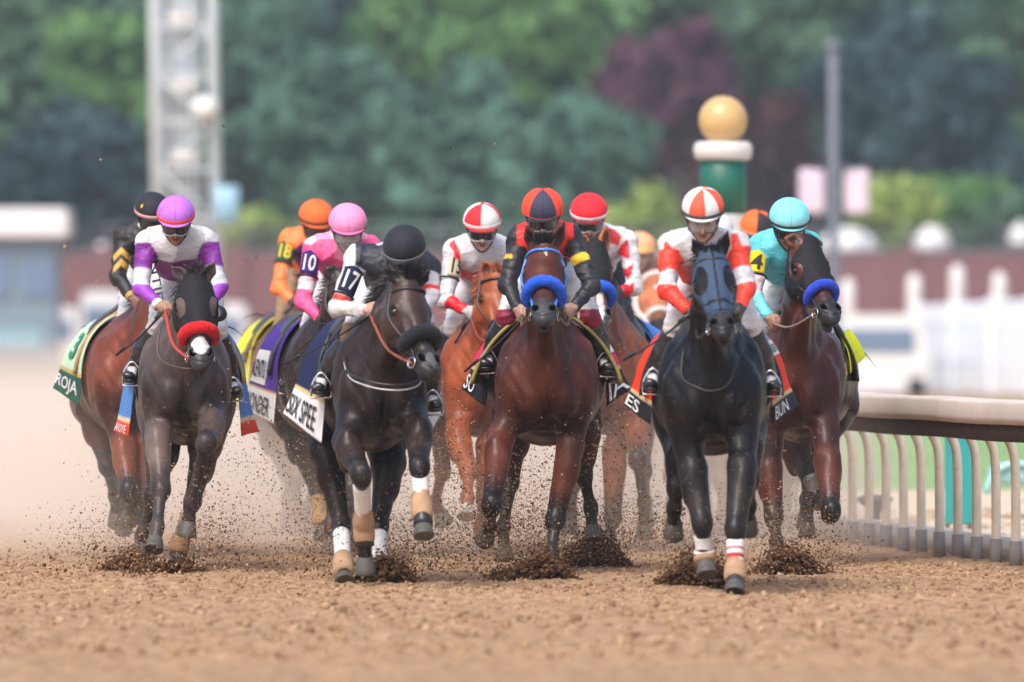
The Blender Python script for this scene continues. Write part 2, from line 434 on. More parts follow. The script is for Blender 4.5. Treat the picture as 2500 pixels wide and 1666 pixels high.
TORSO = [(.03, 1.16, .15, .19), (.17, 1.14, .235, .29), (.38, 1.15, .285, .355), (.62, 1.13, .305, .375), (.92, 1.14, .33, .365), (1.22, 1.18, .325, .325),
         (1.5, 1.24, .285, .285), (1.75, 1.26, .265, .265), (1.96, 1.24, .18, .2)]

def coat_rules(c, spec):
    body = np.array(c['body']); dk = np.array(c.get('dark', c['body'])); pt = np.array(c.get('points', (0.012, 0.011, 0.012)))
    mz = np.array(c.get('muzzle', (0.03, 0.03, 0.033))) * .62
    def mixf(a, b, w): w = np.clip(w, 0, 1)[:, None]; return a * (1 - w) + b * w
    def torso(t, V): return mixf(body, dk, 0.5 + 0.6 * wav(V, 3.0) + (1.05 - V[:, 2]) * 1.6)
    R = {'torso': torso, 'neck': lambda t, V: mixf(body, dk, 0.35 + 0.5 * wav(V, 4.0)), 'head': lambda t, V: mixf(body, dk, 0.15 + 0.35 * wav(V, 9.0)),
         'nose': lambda t, V: mixf(body, mz, 0.15 + 0.3 * wav(V, 9.0)), 'muzzle': mz, 'nostril': (0.006, 0.005, 0.005), 'eyes': dk * .25, 'lipline': (0.02, 0.016, 0.016),
         'ear': lambda t, V: mixf(body, dk, 0.4 + 0 * t), 'earin': dk * 0.8, 'knee': pt, 'forearm': lambda t, V: mixf(body, pt, (t - c.get('ptstart', .55)) * 3),
         'gaskin': lambda t, V: mixf(body * .5 + dk * .5, pt, (t - .55) * 3), 'low': pt, 'pastern': pt}
    R.update(c.get('rules', {})); return R

def stub(py_ground): return None

def horse(label, D, chest, yaw, poll, muz, turn, ears, fore, hind, coat, ws=1.0, zo=0.0, h=0.0092, hoofcol=(0.085, 0.078, 0.07), muzdy=None, neckw=1.0,
          mouth=0.0, fore_k=None, hws=1.0, group='racehorses galloping in the pack', mane=None, hoods=None, eyewhite=False, eartips_dy=(0, 0), smin=None, headL=0.60, tail=True):
    """chest=(px, _) middle of the breast at depth D; legs: lists of (px, py, dy) from the top joint down to the toe"""
    y0 = math.radians(yaw); s = FPX / D
    c0 = A((chest[0] - 1250) * D / FPX, D, 0)
    side = A(math.cos(y0), -math.sin(y0), 0); back = A(math.sin(y0), math.cos(y0), 0)
    def TP(l, b, z): return c0 + side * l + back * b + A(0, 0, z + zo)
    root = thing('horse', label, 'horse', c0 + back * .9, group)
    # head frame
    pp = P(poll[0], poll[1], D - .42); pm = P(muz[0], muz[1], D - .42)
    pr = math.hypot(pm[0] - pp[0], pm[2] - pp[2]); dy = math.sqrt(max(headL ** 2 - pr ** 2, .03 ** 2)) if muzdy is None else muzdy
    pm = pm + A(0, -dy, 0)
    H = Head(pp, pm, turn, hws)
    allp = [TP(-.45, -.1, .6), TP(.45, 2.1, 1.7), pp, pm, pm + A(-.1, -.15, -.1)] + [P(e[0], e[1], D - .42) for e in ears]
    legs = []
    for leg, kind in [(l, 'f') for l in fore] + [(l, 'h') for l in hind]:
        legs.append(([P(x, y, D + d) for x, y, d in leg], kind)); allp += legs[-1][0]
    allp = np.array(allp); lo = allp.min(0) - .12; hi = allp.max(0) + .12; lo[2] = max(lo[2], -.12)
    fd = Field(lo, hi, h)
    for i in range(len(TORSO) - 1):
        a, b = TORSO[i], TORSO[i + 1]
        fd.ecc(TP(0, a[0], a[1]), TP(0, b[0], b[1]), side, (a[2] * ws, a[3]), (b[2] * ws, b[3]), .04, 'torso')
    fd.ecc(TP(0, .42, 1.42), TP(0, .95, 1.38), side, (.07, .09), (.1, .08), .1, 'torso')
    up = (side, back, A(0, 0, 1))
    for sg in (-1, 1):
        fd.ell(TP(sg * .092 * ws, .0, 1.05), (.098, .10, .15), up, .022, 'torso')            # pectorals, a groove between them
        fd.ell(TP(sg * .19 * ws, .075, 1.10), (.085, .085, .16), up, .06, 'torso')              # point of shoulder
        fd.ell(TP(sg * .215 * ws, .26, 1.13), (.085, .15, .25), up, .05, 'torso')             # shoulder blade
        fd.ell(TP(sg * .12 * ws, .12, .93), (.09, .12, .10), up, .05, 'torso')
        fd.ell(TP(sg * .17 * ws, 1.72, 1.14), (.14, .26, .32), up, .05, 'torso')              # quarters
        fd.ell(TP(sg * .20 * ws, 1.5, 1.0), (.10, .15, .17), up, .05, 'torso')                # stifle
    fd.ell(TP(0, .26, 1.30), (.195 * ws, .26, .21), up, .08, 'torso')                          # where the neck leaves the shoulders
    # neck
    nb = TP(0, .34, 1.30); ne = H.p - H.n * .03 - H.h * .02; nm = nb * .5 + ne * .5 + A(0, .05, -.02)
    n1 = nb * .75 + ne * .25 + A(0, .03, -.02)
    fd.ecc(nb, n1, side, (.155 * neckw, .27), (.125 * neckw, .235), .07, 'neck'); fd.ecc(n1, nm, side, (.125 * neckw, .235), (.098 * neckw, .19), .05, 'neck')
    fd.ecc(nm, ne, side, (.098 * neckw, .19), (.072 * neckw, .105), .04, 'neck')
    fd.cone(TP(0, .02, 1.22), H.at(.45, 180, -.06) * .55 + TP(0, .1, 1.3) * .45, .075, .05, .09, 'neck')      # windpipe line
    for sg in (-1, 1): fd.cone(TP(sg * .07, .0, 1.2), nm + side * sg * .05 + A(0, -.05, -.02), .05, .03, .06, 'neck')
    H.put(fd, mouth=mouth)
    # legs
    hooves = []
    for js, kind in legs:
        a = js[0]; sg = 1 if (a - c0) @ side > 0 else -1
        if kind == 'f':
            fd.cone(TP(sg * .17 * ws, .16, 1.02), a, .105, .072, .06, 'torso')
            seg = [(.082, .053, 'forearm'), (.038, .031, 'low'), (.034, .041, 'pastern')]
            jr = [.060, .045]
        else:
            fd.cone(TP(sg * .17 * ws, 1.55, .98), a, .15, .105, .07, 'torso')
            seg = [(.088, .046, 'gaskin'), (.039, .031, 'low'), (.033, .038, 'pastern')]
            jr = [.057, .045]
        for i in range(3):
            b = js[i + 1]
            if i == 2:
                d = nrm(b - js[2]); b = b - d * .074; 
                if np.linalg.norm(b - js[2]) < .05: b = js[2] + d * .05
                hooves.append((b, d, js[2]))
            e = seg[i]
            if i == 0:
                mid = js[0] * .62 + b * .38
                fd.cone(js[0], mid, e[0], e[0] * .86, .03, 'forearm' if kind == 'f' else 'gaskin') if False else None
                fd.cone(js[0], b, e[0], e[1], .03, e[2])
                fd.ell(js[0] * .75 + b * .25 + side * sg * .015, (.062, .07, .13) if kind == 'f' else (.07, .09, .15), None, .03, e[2])
            else:
                fd.cone(js[i], b, e[0], e[1], .02, e[2])
        for i, r in zip((1, 2), jr):
            d = nrm(js[i + 1] - js[i - 1]); x, w, _ = frame(d)
            fd.ell(js[i], (r, r * 1.05, r * 1.35), (x, w, d), .02, 'knee' if i == 1 else 'low')
        if kind == 'h': fd.ell(js[1] + A(0, .04, .03), (.03, .04, .06), None, .03, 'knee')      # point of hock
        d1 = nrm(js[3] - js[2]); fd.ell(js[2] - nrm(np.cross(A(1, 0, 0), d1)) * .0 + A(0, .022, -.01), (.026, .026, .03), None, .02, 'low')
        fd.cone(js[1] * .8 + js[2] * .2 + A(0, .026, 0), js[2] + A(0, .024, 0), .014, .018, .014, 'low')   # tendon
    H.carve(fd)
    dents = [(TP(0, -.06, 1.02), 0, (.020, .14, .15), -.017)]
    for sg in (-1, 1):
        dents += [(TP(sg * .165 * ws, -.03, 1.07), sg * .5, (.022, .14, .15), -.011), (TP(sg * .235 * ws, .10, 1.18), sg * .25, (.022, .12, .20), -.008), (TP(sg * .10 * ws, -.04, .92), 0, (.08, .12, .016), -.009),
                  (TP(sg * .055, .0, 1.28), sg * .12, (.012, .12, .16), -.009), (TP(sg * .12, .05, 1.34), sg * .30, (.016, .12, .15), -.009), (TP(sg * .10 * ws, -.05, 1.02), 0, (.045, .12, .09), .008),
                  (TP(sg * .20 * ws, .0, 1.16), 0, (.05, .10, .09), .006), (TP(sg * .15 * ws, .02, 1.27), sg * .6, (.012, .12, .12), -.006), (TP(sg * .26 * ws, .3, 1.0), sg * -.3, (.02, .3, .12), -.006)]
    eb = []
    for sg, e, edy in zip((-1, 1), ears, eartips_dy):
        base = H.at(.035, sg * 56, -.018) - H.h * .030
        tip = P(e[0], e[1], base[1] - .02 + edy); L = np.linalg.norm(tip - base)
        if L > .23: tip = base + (tip - base) * .23 / L
        ear(fd, base, tip, nrm(H.n * .6 + A(0, -1, 0) * .6 + side * sg * .35), w=.042); eb.append((base, tip))
    V, Q = fd.surf(); V = lap(V, Q, 2, .5)
    N = vnormals(V, Q)
    for (c, sl, r, am) in dents:
        d = V - c; u = nrm(side + A(0, 0, -sl)); w = nrm(A(0, 0, 1) + side * sl); q = ((d @ u) / r[0]) ** 2 + ((d @ back) / r[1]) ** 2 + ((d @ w) / r[2]) ** 2
        V = V + N * (am * np.exp(-q))[:, None]
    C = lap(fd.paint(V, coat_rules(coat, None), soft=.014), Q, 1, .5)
    for sg in (-1, 1):
        e = H.at(.29, sg * 70); q = np.linalg.norm((V - e) * A(1, 1, .8), axis=1); C = C * (1 - .65 * np.exp(-(q / .034) ** 2))[:, None]
    qh = ((V - H.p) @ H.h) / H.L; qu = np.abs((V - H.p) @ H.u); g = np.exp(-((qh - .985 + .9 * qu * qu / .05) / .009) ** 2) * ((V - H.p) @ H.n > -.06) * (qh > .8)
    V = V - N * (.006 * g)[:, None]; C = C * (1 - .8 * g)[:, None]
    # face markings
    if coat.get('marks'):
        for (q, a, ru, rh, cc) in coat['marks']:
            ctr = H.at(q, a); d = V - ctr; e = ((d @ H.u) / ru) ** 2 + ((d @ H.h) / rh) ** 2 + wav(V, 60) * .3
            m = (e < 1) & ((d @ H.n) > -.06) & ((d @ H.n) < .06); C[m] = cc
    N = vnormals(V, Q)
    V = V + N * (wav(V, 26, 2) * .0016 + (wav(V * A(1.5, 1, .5), 11, 4) * .0075 + .0042 * np.clip(1 - 3.2 * np.abs(wav(V * A(1.2, 1, .55), 8.5, 7)), 0, 1) ** 2) * np.clip((V[:, 2] - .6) * 4, 0, 1) * np.clip((V - H.p) @ H.h * -6 + 1, .1, 1) )[:, None]
    dz = np.clip((1.05 - V[:, 2]) / .9, 0, 1) * np.clip(.35 + .6 * wav(V, 18, 3), 0, 1); rsd = np.random.RandomState(int(abs(chest[0]))); sp = rsd.rand(len(V))
    dz = dz * .13 + (sp < .018 * np.clip(1.4 - V[:, 2], 0, 1)) * .5; C = C * (1 - dz)[:, None] + np.array((.22, .165, .12)) * dz[:, None]
    C = C * (1 + .22 * wav(V * A(1, 1, .6), 30, 5) * (V[:, 2] > .5))[:, None]
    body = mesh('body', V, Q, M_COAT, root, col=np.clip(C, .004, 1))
    for sg in (-1, 1):
        Ve, Fe = ball(H.at(.29, sg * 70, -.015), .025, seg=14, rings=9); mesh('eye', Ve, Fe, M_EYE, root)
    for (b, d, f) in hooves:
        x, w, _ = frame(d, (0, 1, 0.01)); fwd = nrm(A(0, -1, 0) - d * (-d[1])) if abs(d[1]) < .9 else nrm(A(0, 0, 1) - d * d[2])
        mb = MB(); seg = 20; rows = [(-.012, .040, 0), (.0, .046, .0), (.022, .050, .008), (.050, .055, .016), (.074, .060, .024), (.080, .058, .024), (.082, .050, .024), (.070, .042, .02), (.066, .001, .02)]
        Vh = []; 
        for q, r, sh in rows:
            for k in range(seg):
                a = 2 * math.pi * k / seg; lat = nrm(np.cross(d, fwd))
                Vh.append(b + d * q + fwd * (sh + math.cos(a) * r * 1.06) + lat * math.sin(a) * r)
        Fh = []
        for i in range(len(rows) - 1):
            for k in range(seg): Fh.append((i * seg + k, (i + 1) * seg + k, (i + 1) * seg + (k + 1) % seg, i * seg + (k + 1) % seg))
        cc = np.array([np.array(hoofcol) * (1.15 if rows[i // seg][0] < .03 else .95 if rows[i // seg][0] < .085 else 1.6) for i in range(len(Vh))])
        ho = mesh('hoof', np.array(Vh), Fh, M_HOOF, root, col=cc)
    if tail:
        blades(root, 'tail', [(TP(random.uniform(-.03, .03), 2.0, 1.36), A(random.uniform(-.15, .15), 1, .35)) for _ in range(160)], .62, coat.get('mane', (.012, .011, .012)), .012, droop=1.1)
    return dict(root=root, H=H, TP=TP, D=D, side=side, back=back, nb=nb, nm=nm, ne=ne, hoofs=hooves, legs=legs, coat=coat, ws=ws, c0=c0, zo=zo)

def blades(root, name, roots, L, col, w=.004, droop=.5, seg=5, jit=.25, part=None):
    V = []; F = []; C = []; n = 0
    for p, d in roots:
        d = nrm(np.asarray(d) + np.random.normal(size=3) * jit); l = L * random.uniform(.6, 1.1); sd = nrm(np.cross(d, A(random.uniform(-1, 1), random.uniform(-1, 1), .2)))
        q = np.array(p, float); v = d.copy(); c = np.array(col) * random.uniform(.6, 1.6)
        for i in range(seg + 1):
            ww = w * (1 - (i / seg) ** 2 * .9)
            V += [q - sd * ww, q + sd * ww]; C += [c, c]
            q = q + v * l / seg; v = nrm(v + A(0, 0, -droop / seg * 1.5) + np.random.normal(size=3) * .06)
        for i in range(seg): F.append((n + 2 * i, n + 2 * i + 1, n + 2 * i + 3, n + 2 * i + 2))
        n += 2 * (seg + 1)
    return mesh(name, np.array(V), F, M_HAIR, part or root, smooth=False, col=np.array(C))

def forelock(h, n=260, L=.09, up=.6, col=(.014, .014, .017), fan=.05, q=.0):
    H = h['H']; R = []
    for _ in range(n):
        l = random.uniform(-1, 1); p = H.at(q + random.uniform(-.03, .04), l * 30, -.006)
        R.append((p, H.n * .5 + A(0, 0, 1) * up + H.u * l * .6 - H.h * .3))
    return blades(h['root'], 'forelock', R, L, col, .0035, droop=.35)
def mane(h, n=500, L=.14, sgn=-1, col=(.014, .013, .015), lift=.3):
    H = h['H']; R = []; a = H.p - H.h * .05 - H.n * .02; b = h['TP'](0, .55, 1.50)
    for _ in range(n):
        t = random.random(); m = a * (1 - t) + b * t + A(0, 0, .055 * math.sin(t * 3.14))
        R.append((m + h['side'] * random.uniform(-.02, .02), h['side'] * sgn * random.uniform(.2, 1) + A(0, .5, lift)))
    return blades(h['root'], 'mane', R, L, col, .005, droop=.9)

# ------------------------------------------------------------------ things a horse wears
def strap(h, pts, name, col, w=.010, t=.0035, n=6, parent=None, m=None):
    V, F = tube(smooth_path(pts, n), 1.0, 8, flat=(w, w), up=(0, -1, 0)); return mesh(name, V, F, m or M_LEATHER, parent or h['root'], col=np.tile(col, (len(V), 1)))
def ring(c, r, ax, t=.0045):
    s, w, _ = frame(ax); return tube([c + (s * math.cos(a) + w * math.sin(a)) * r for a in np.linspace(0, 2 * math.pi, 18, endpoint=False)], t, 6, closed=True)
def bridle(h, col=(.02, .018, .018), w=.0085, reinL=None, reinR=None, reincol=None, reinw=.008, nose=True, nosecol=None, brow=True, rings=True):
    H = h['H']; mb = MB(); c = col
    def add(pts, ww=w, cc=c): V, F = tube(smooth_path(pts, 5), ww, 7, up=(0, -1, 0)); mb.add(V, F, cc)
    if brow: add([H.at(.07 + .05 * (1 - abs(a) / 100), a, .004) for a in range(-104, 105, 13)])
    for sg in (-1, 1):
        add([H.at(q, sg * (88 - 6 * q), .005) for q in (.04, .15, .3, .45, .6, .75, .84)])
        add([H.at(.03, sg * 95, .006), H.at(.25, sg * 125, .006), H.at(.42, sg * 158, .008), H.at(.44, sg * 180, .008)], w * .8)
    if nose: add([H.at(.60, a, .004) for a in range(-180, 181, 20)], w, nosecol or c)
    br = mb.build('bridle', M_LEATHER, h['root'], col=True)
    bit = MB()
    if rings:
        for sg in (-1, 1): V, F = ring(H.at(.86, sg * 100, .012) , .030, H.u + H.n * .2 * sg, .004); bit.add(V, F)
        V, F = tube([H.at(.86, -112, .0), H.at(.87, 180, -.03), H.at(.86, 112, .0)], .007, 6); bit.add(V, F)
        bit.build('bit', M_STEEL, h['root'])
    for sg, hand in ((-1, reinL), (1, reinR)):
        if hand is not None:
            a = H.at(.86, sg * 105, .012) + H.h * .0; b = np.asarray(hand); m = (a + b) / 2 + A(sg * .02, 0, -.05)
            strap(h, [a, m, b], 'rein', reincol or c, reinw)
    return br
def shadow_roll(h, col, r=.034, q=.56, span=112, name='noseband'):
    H = h['H']; pts = [H.at(q + .07 * (abs(a) / span) ** 2, a, r * .75) for a in np.linspace(-span, span, 26)]
    V, F = tube(smooth_path(pts, 3), [r * (1 - .35 * abs(i / 75 * 2 - 1) ** 4) for i in range(76)], 16, up=(0, -1, 0))
    V = V + np.random.normal(size=V.shape) * .0016; V += (wav(V, 160) * .002)[:, None] * nrm(A(.3, -1, .2))
    return mesh(name, V, F, M_FLEECE, h['root'], col=np.tile(col, (len(V), 1)) * (1 + .12 * wav(V, 90))[:, None])
def hood(h, col, q0=-.12, q1=.56, eyea=64, eye=(.052, .058), off=.006, neck=.0, stripe=None, cups=None, seams=False, nosecut=None, front=None):
    H = h['H']; lo = np.minimum(H.p, H.p + H.h * H.L) - .24; hi = np.maximum(H.p, H.p + H.h * H.L) + .24
    fd = Field(lo, hi, .0062); H.put(fd)
    ne, nm = h['ne'], h['nm']
    if neck > 0: fd.ecc(nm * neck + ne * (1 - neck), ne, h['side'], (.072 + .026 * neck, .105 + .085 * neck), (.073, .106), .04, 'neck')
    fd.F -= off
    p, hh, L = H.p, H.h, H.L
    def slab(x, y, z):
        q = ((x - p[0]) * hh[0] + (y - p[1]) * hh[1] + (z - p[2]) * hh[2]) / L
        qn = ((x - p[0]) * H.n[0] + (y - p[1]) * H.n[1] + (z - p[2]) * H.n[2])
        lim = q1 + (nosecut or 0) * np.clip(-(qn + .0) / .12, -1, 1)
        return np.maximum(q0 - q, q - lim) * L
    fd.cut(slab)
    if front is not None:
        fd.cut(lambda x, y, z: front - ((x - p[0]) * H.n[0] + (y - p[1]) * H.n[1] + (z - p[2]) * H.n[2]))
    for sg in (-1, 1): fd.ell(H.at(.31, sg * eyea, .01), (.09, eye[0], eye[1]), (nrm(H.u * sg + H.n * .45), nrm(H.n - H.u * sg * .45), H.h), .004, None, sub=True)
    V, Q = fd.surf(); V = lap(V, Q, 1, .4)
    V = V + vnormals(V, Q) * (wav(V, 70) * .0012)[:, None]
    C = np.tile(col, (len(V), 1))
    if stripe is not None:
        d = V - H.p; m = (np.abs(d @ H.u) < .006) & ((d @ H.n) > 0); C[m] = stripe
        for qq in (.63, .74):
            q = (d @ H.h) / H.L + .9 * ((d @ H.u)) ** 2 / .01 * .06; C[(np.abs(q - qq) < .010) & (d @ H.n > 0)] = stripe
    ob = mesh('hood', V, Q, M_CLOTH, h['root'], col=C)
    for sg in (cups or ()):
        c = H.at(.31, sg * 92, .012); mb = MB(); Vc = []; Fc = []; n = 12
        for i in range(6):
            th = math.radians(8 + i * 15)
            for k in range(n + 1):
                a = math.pi * k / n - math.pi / 2
                Vc.append(c + H.u * sg * .050 * math.sin(th) * abs(math.cos(a)) * 1.1 + H.h * .052 * math.sin(a) * (0.6 + .4 * math.sin(th)) + H.n * (.045 * math.cos(th) - .03))
        for i in range(5):
            for k in range(n): a = i * (n + 1) + k; Fc.append((a, a + 1, a + n + 2, a + n + 1))
        o = mesh('eye_cup', np.array(Vc), Fc, M_LEATHER, h['root'], col=np.tile(BLACK, (len(Vc), 1)))
        md = o.modifiers.new('thick', 'SOLIDIFY'); md.thickness = .004
    return ob
def leg_wrap(h, i, t0=.1, t1=.95, col=(.74, .74, .74), low=(.42, .27, .16), dirtline=.6, rings=None, patch=True, boot=None):
    """bandage on the cannon of leg i (order: fore, fore, hind, hind)"""
    js, kind = h['legs'][i]; a, b, e = js[1], js[2], js[3]
    path = [a * (1 - t) + b * t for t in np.linspace(t0, 1.0, 16)]; path += [b + (e - b) * t for t in (.12, .25, .38)]
    n = len(path); rr = [.051 - .004 * math.sin(k / 15 * 3.1) if k < 11 else .051 + .010 * min((k - 10) / 3, 1) for k in range(n)]; rr[-1] = .054
    V, F = tube(path, rr, 20); V = V + A(0, .010, 0)
    C = np.zeros((len(V), 3))
    for k in range(n):
        t = k / (n - 1)
        for q in range(20):
            w = wav(np.array([V[k * 20 + q]]), 40)[0]
            C[k * 20 + q] = col if t < dirtline + .05 * w else np.array(low) * (1 + .15 * w)
        if rings and any(abs(t - r) < .035 for r in rings): C[k * 20:(k + 1) * 20] = (.45, .02, .03)
    if patch: V = V
    o = mesh('leg_wrap', V, F, M_WRAP, h['root'], col=C)
    if boot is not None:
        c = b * .62 + e * .38; d = nrm(e - b); x, w, _ = frame(d)
        Vb, Fb = tube([b - d * .03 + A(0, -.012, 0), b + d * .03 + A(0, -.006, 0), b + d * .075, b + d * .11], [.02, .045, .052, .057], 16)
        mesh('fetlock_boot', Vb, Fb, M_LEATHER, h['root'], col=np.tile(boot, (len(Vb), 1)))
    return o

def saddlecloth(h, label, base, band, bandh=.2, flare=(.10, .26), y=(.60, 1.20), zb=.92, gold=None, name_l=None, name_r=None, txt=(.02, .02, .02), group='saddlecloths with the name of the horse',
                patch_r=None, numeral=None, sizes=(.62, .62), wob=.012, sides=(-1, 1), lift=.10, patch_l=None):
    """a cloth over the barrel, both flaps blown outwards towards the tail; sides -1 viewer's left"""
    TP = h['TP']; root = thing('saddlecloth', label, 'saddlecloth', TP(0, y[0], 1.0), group)
    def S(sg, u, v, off=0.0):
        """u 0 front edge .. 1 rear edge, v 1 spine .. 0 bottom edge"""
        yy = y[0] + (y[1] - y[0]) * u; v2 = 1 - v
        hw = (.30 + .03 * u) * h['ws']; th = v2 * math.radians(100)
        wf = .52 / (.52 + 1.13 - zb)
        if v2 < wf:
            a = math.radians(96) * (v2 / wf); x = (hw + .018) * math.sin(a); z = 1.16 + .375 * math.cos(a) + .012; ext = 0
        else:
            f = (v2 - wf) / (1 - wf); x = hw + .018; z = 1.16 - .04 + .012 - f * (1.13 - zb); ext = f
        x += (flare[0] * (1 - u) + flare[1] * u) * (v2 ** 2) + (math.sin(u * 7 + sg) * .35 + .6 * math.sin(v2 * 9 + u * 3 + sg)) * wob * .5 * v2 + off
        z += lift * u * v2 ** 2
        return TP(sg * x, yy, z)
    for sg in sides:
        nu, nv = 46, 60; V = []; C = []; F = []
        for i in range(nu + 1):
            for j in range(nv + 1):
                u, v = i / nu, j / nv; p = S(sg, u, v); V.append(p)
                c = base
                if v < bandh: c = band
                if gold is not None and (bandh <= v < bandh + .03): c = gold
                C.append(c)
        for i in range(nu):
            for j in range(nv): a = i * (nv + 1) + j; F.append((a, a + 1, a + nv + 2, a + nv + 1))
        o = mesh('flap', np.array(V), F, M_CLOTH, root, col=np.array(C)); md = o.modifiers.new('thick', 'SOLIDIFY'); md.thickness = .006; md.offset = 0
        w = name_l if sg < 0 else name_r
        def fn(x, yv, sg=sg):
            u = 1 - x if sg < 0 else x
            return S(sg, u, yv, .012)
        if w: words_on(w, fn, (.04, bandh * .16, sizes[0 if sg < 0 else 1], bandh * .84), 'lettering', M_ink(txt), root, .008)
        pl = patch_r if sg > 0 else patch_l
        if pl:
            ux = (lambda x: x) if sg > 0 else (lambda x: 1 - x)
            for r, cc, s2 in pl:
                nn = 14; Vp = []; Fp = []
                for i in range(nn + 1):
                    for j in range(nn + 1): Vp.append(S(sg, ux(r[0] + (r[2] - r[0]) * i / nn), r[1] + (r[3] - r[1]) * j / nn, .0075))
                for i in range(nn):
                    for j in range(nn): a = i * (nn + 1) + j; Fp.append((a, a + 1, a + nn + 2, a + nn + 1))
                mesh('patch', np.array(Vp), Fp, M_ink(cc), root)
                if s2:
                    for k, ln in enumerate(s2):
                        t = (r[3] - r[1]) / (len(s2) + .3)
                        words_on(ln, lambda x, yv, sg=sg, ux=ux: S(sg, ux(x), yv, .016), (r[0] + .02, r[3] - t * (k + 1), r[2] - .02, r[3] - t * (k + .35)), 'lettering', M_ink((.02, .02, .02)), root, .02)
    if numeral:
        for sg in sides:
            def fn(x, yv, sg=sg): return S(sg, 1 - x if sg < 0 else x, yv, .012)
            words_on(numeral[0], fn, (.3, bandh + .12, .62, bandh + .36), 'numeral', M_ink(numeral[1]), root, .04)
    return root

def saddle(h, label, pad=(.35, .28, .11), seat=(.02, .018, .018), feet=(None, None), pady=(.60, .95), padh=.30, padflare=.03, group='saddles under the jockeys', knees=(None, None)):
    TP = h['TP']; root = thing('saddle', label, 'saddle', TP(0, .6, 1.5), group)
    mb = MB()
    for (yy0, yy1, lift, cc, zz, nm_) in ((pady[0], pady[1], .035, pad, padh, 'pad'), (pady[0] + .05, pady[1] - .02, .055, seat, -.06, 'seat')):
        V = []; F = []; nu, nv = 12, 40
        for i in range(nu + 1):
            for j in range(nv + 1):
                u, v = i / nu, j / nv * 2 - 1; a = v * math.radians(60 + zz * 110)
                w = .30 * h['ws'] + lift + (padflare * abs(v) ** 2 * (1 - u) if nm_ == 'pad' else -.02 * abs(v))
                edge = 1 - .35 * (abs(v) > .9) * (u < .2)
                V.append(TP(math.sin(a) * w, yy0 + (yy1 - yy0) * u + .03 * abs(v), 1.14 + math.cos(a) * (.375 + lift) + .07 * math.exp(-(a * 5) ** 2)))
        for i in range(nu):
            for j in range(nv): a = i * (nv + 1) + j; F.append((a, a + nv + 1, a + nv + 2, a + 1))
        o = mesh(nm_, np.array(V), F, M_LEATHER, root, col=np.tile(cc, (len(V), 1))); md = o.modifiers.new('thick', 'SOLIDIFY'); md.thickness = .02; md.offset = 0
    for sg, f in zip((-1, 1), feet):
        if f is None: continue
        f = np.asarray(f); s_ = A(1, 0, 0); pts = [f + s_ * x + A(0, 0, z) for x, z in ((-.055, -.03), (-.058, .0), (-.048, .05), (-.02, .095), (0, .105), (.02, .095), (.048, .05), (.058, 0), (.055, -.03))]
        V, F = tube(smooth_path(pts, 3), .006, 6); mb2 = MB(); mb2.add(V, F); V, F = box(f + A(0, 0, -.036), .12, .05, .012, .003); mb2.add(V, F)
        st = mb2.build('stirrup', M_STEEL, root)
        top = TP(sg * .24, .68, 1.42); V, F = tube(smooth_path([top, (top + f) / 2 + A(sg * .03, 0, .02), f + A(0, 0, .105)], 5), .011, 6); mesh('stirrup_leather', V, F, M_LEATHER, root, col=np.tile((.03, .028, .027), (len(V), 1)))
    return root
# ------------------------------------------------------------------ riders
def in_poly(X, Y, poly):
    r = np.zeros(X.shape, bool); n = len(poly)
    for i in range(n):
        x1, y1 = poly[i]; x2, y2 = poly[(i + 1) % n]
        c = ((y1 > Y) != (y2 > Y)); r ^= c & (X < (x2 - x1) * (Y - y1) / (y2 - y1 + 1e-9) + x1)
    return r
def pxy(V):
    return 1250 + V[:, 0] * FPX / V[:, 1], HOR - (V[:, 2] - CAMH) * FPX / V[:, 1]

def hand_shape(fd, w, d, sg, tagn, k=.006):
    """closed hand at wrist w pointing along d: palm, four curled fingers, thumb; sg +1 thumb towards +x"""
    x = nrm(np.cross(d, A(0, 0, 1))) ;
    if x[0] < 0: x = -x
    z = nrm(np.cross(x, d)); z = z if z[2] > 0 else -z
    c = w + d * .055
    fd.ecc(w, w + d * .03, x, (.026, .020), (.034, .022), .02, tagn)
    fd.ell(c, (.020, .046, .040), (x, d, z), .015, tagn)
    for i, (o, L) in enumerate(((.030, .9), (.010, 1.0), (-.010, .95), (-.029, .8))):
        k0 = c + d * .035 + z * o - x * sg * .004; k1 = k0 + d * .018 * L + x * sg * .022 * L; k2 = k1 - d * .026 * L + x * sg * .010 * L; k3 = k2 - d * .016 * L - x * sg * .012
        fd.cone(k0, k1, .0108, .0100, k, tagn); fd.cone(k1, k2, .0100, .0092, k, tagn); fd.cone(k2, k3, .0092, .0080, k, tagn)
    t0 = w + d * .03 + z * .030 + x * sg * .006; t1 = t0 + d * .030 + z * .014 + x * sg * .018; t2 = t1 + d * .024 - z * .006 + x * sg * .010
    fd.cone(t0, t1, .0135, .0115, .01, tagn); fd.cone(t1, t2, .0112, .0092, k, tagn)

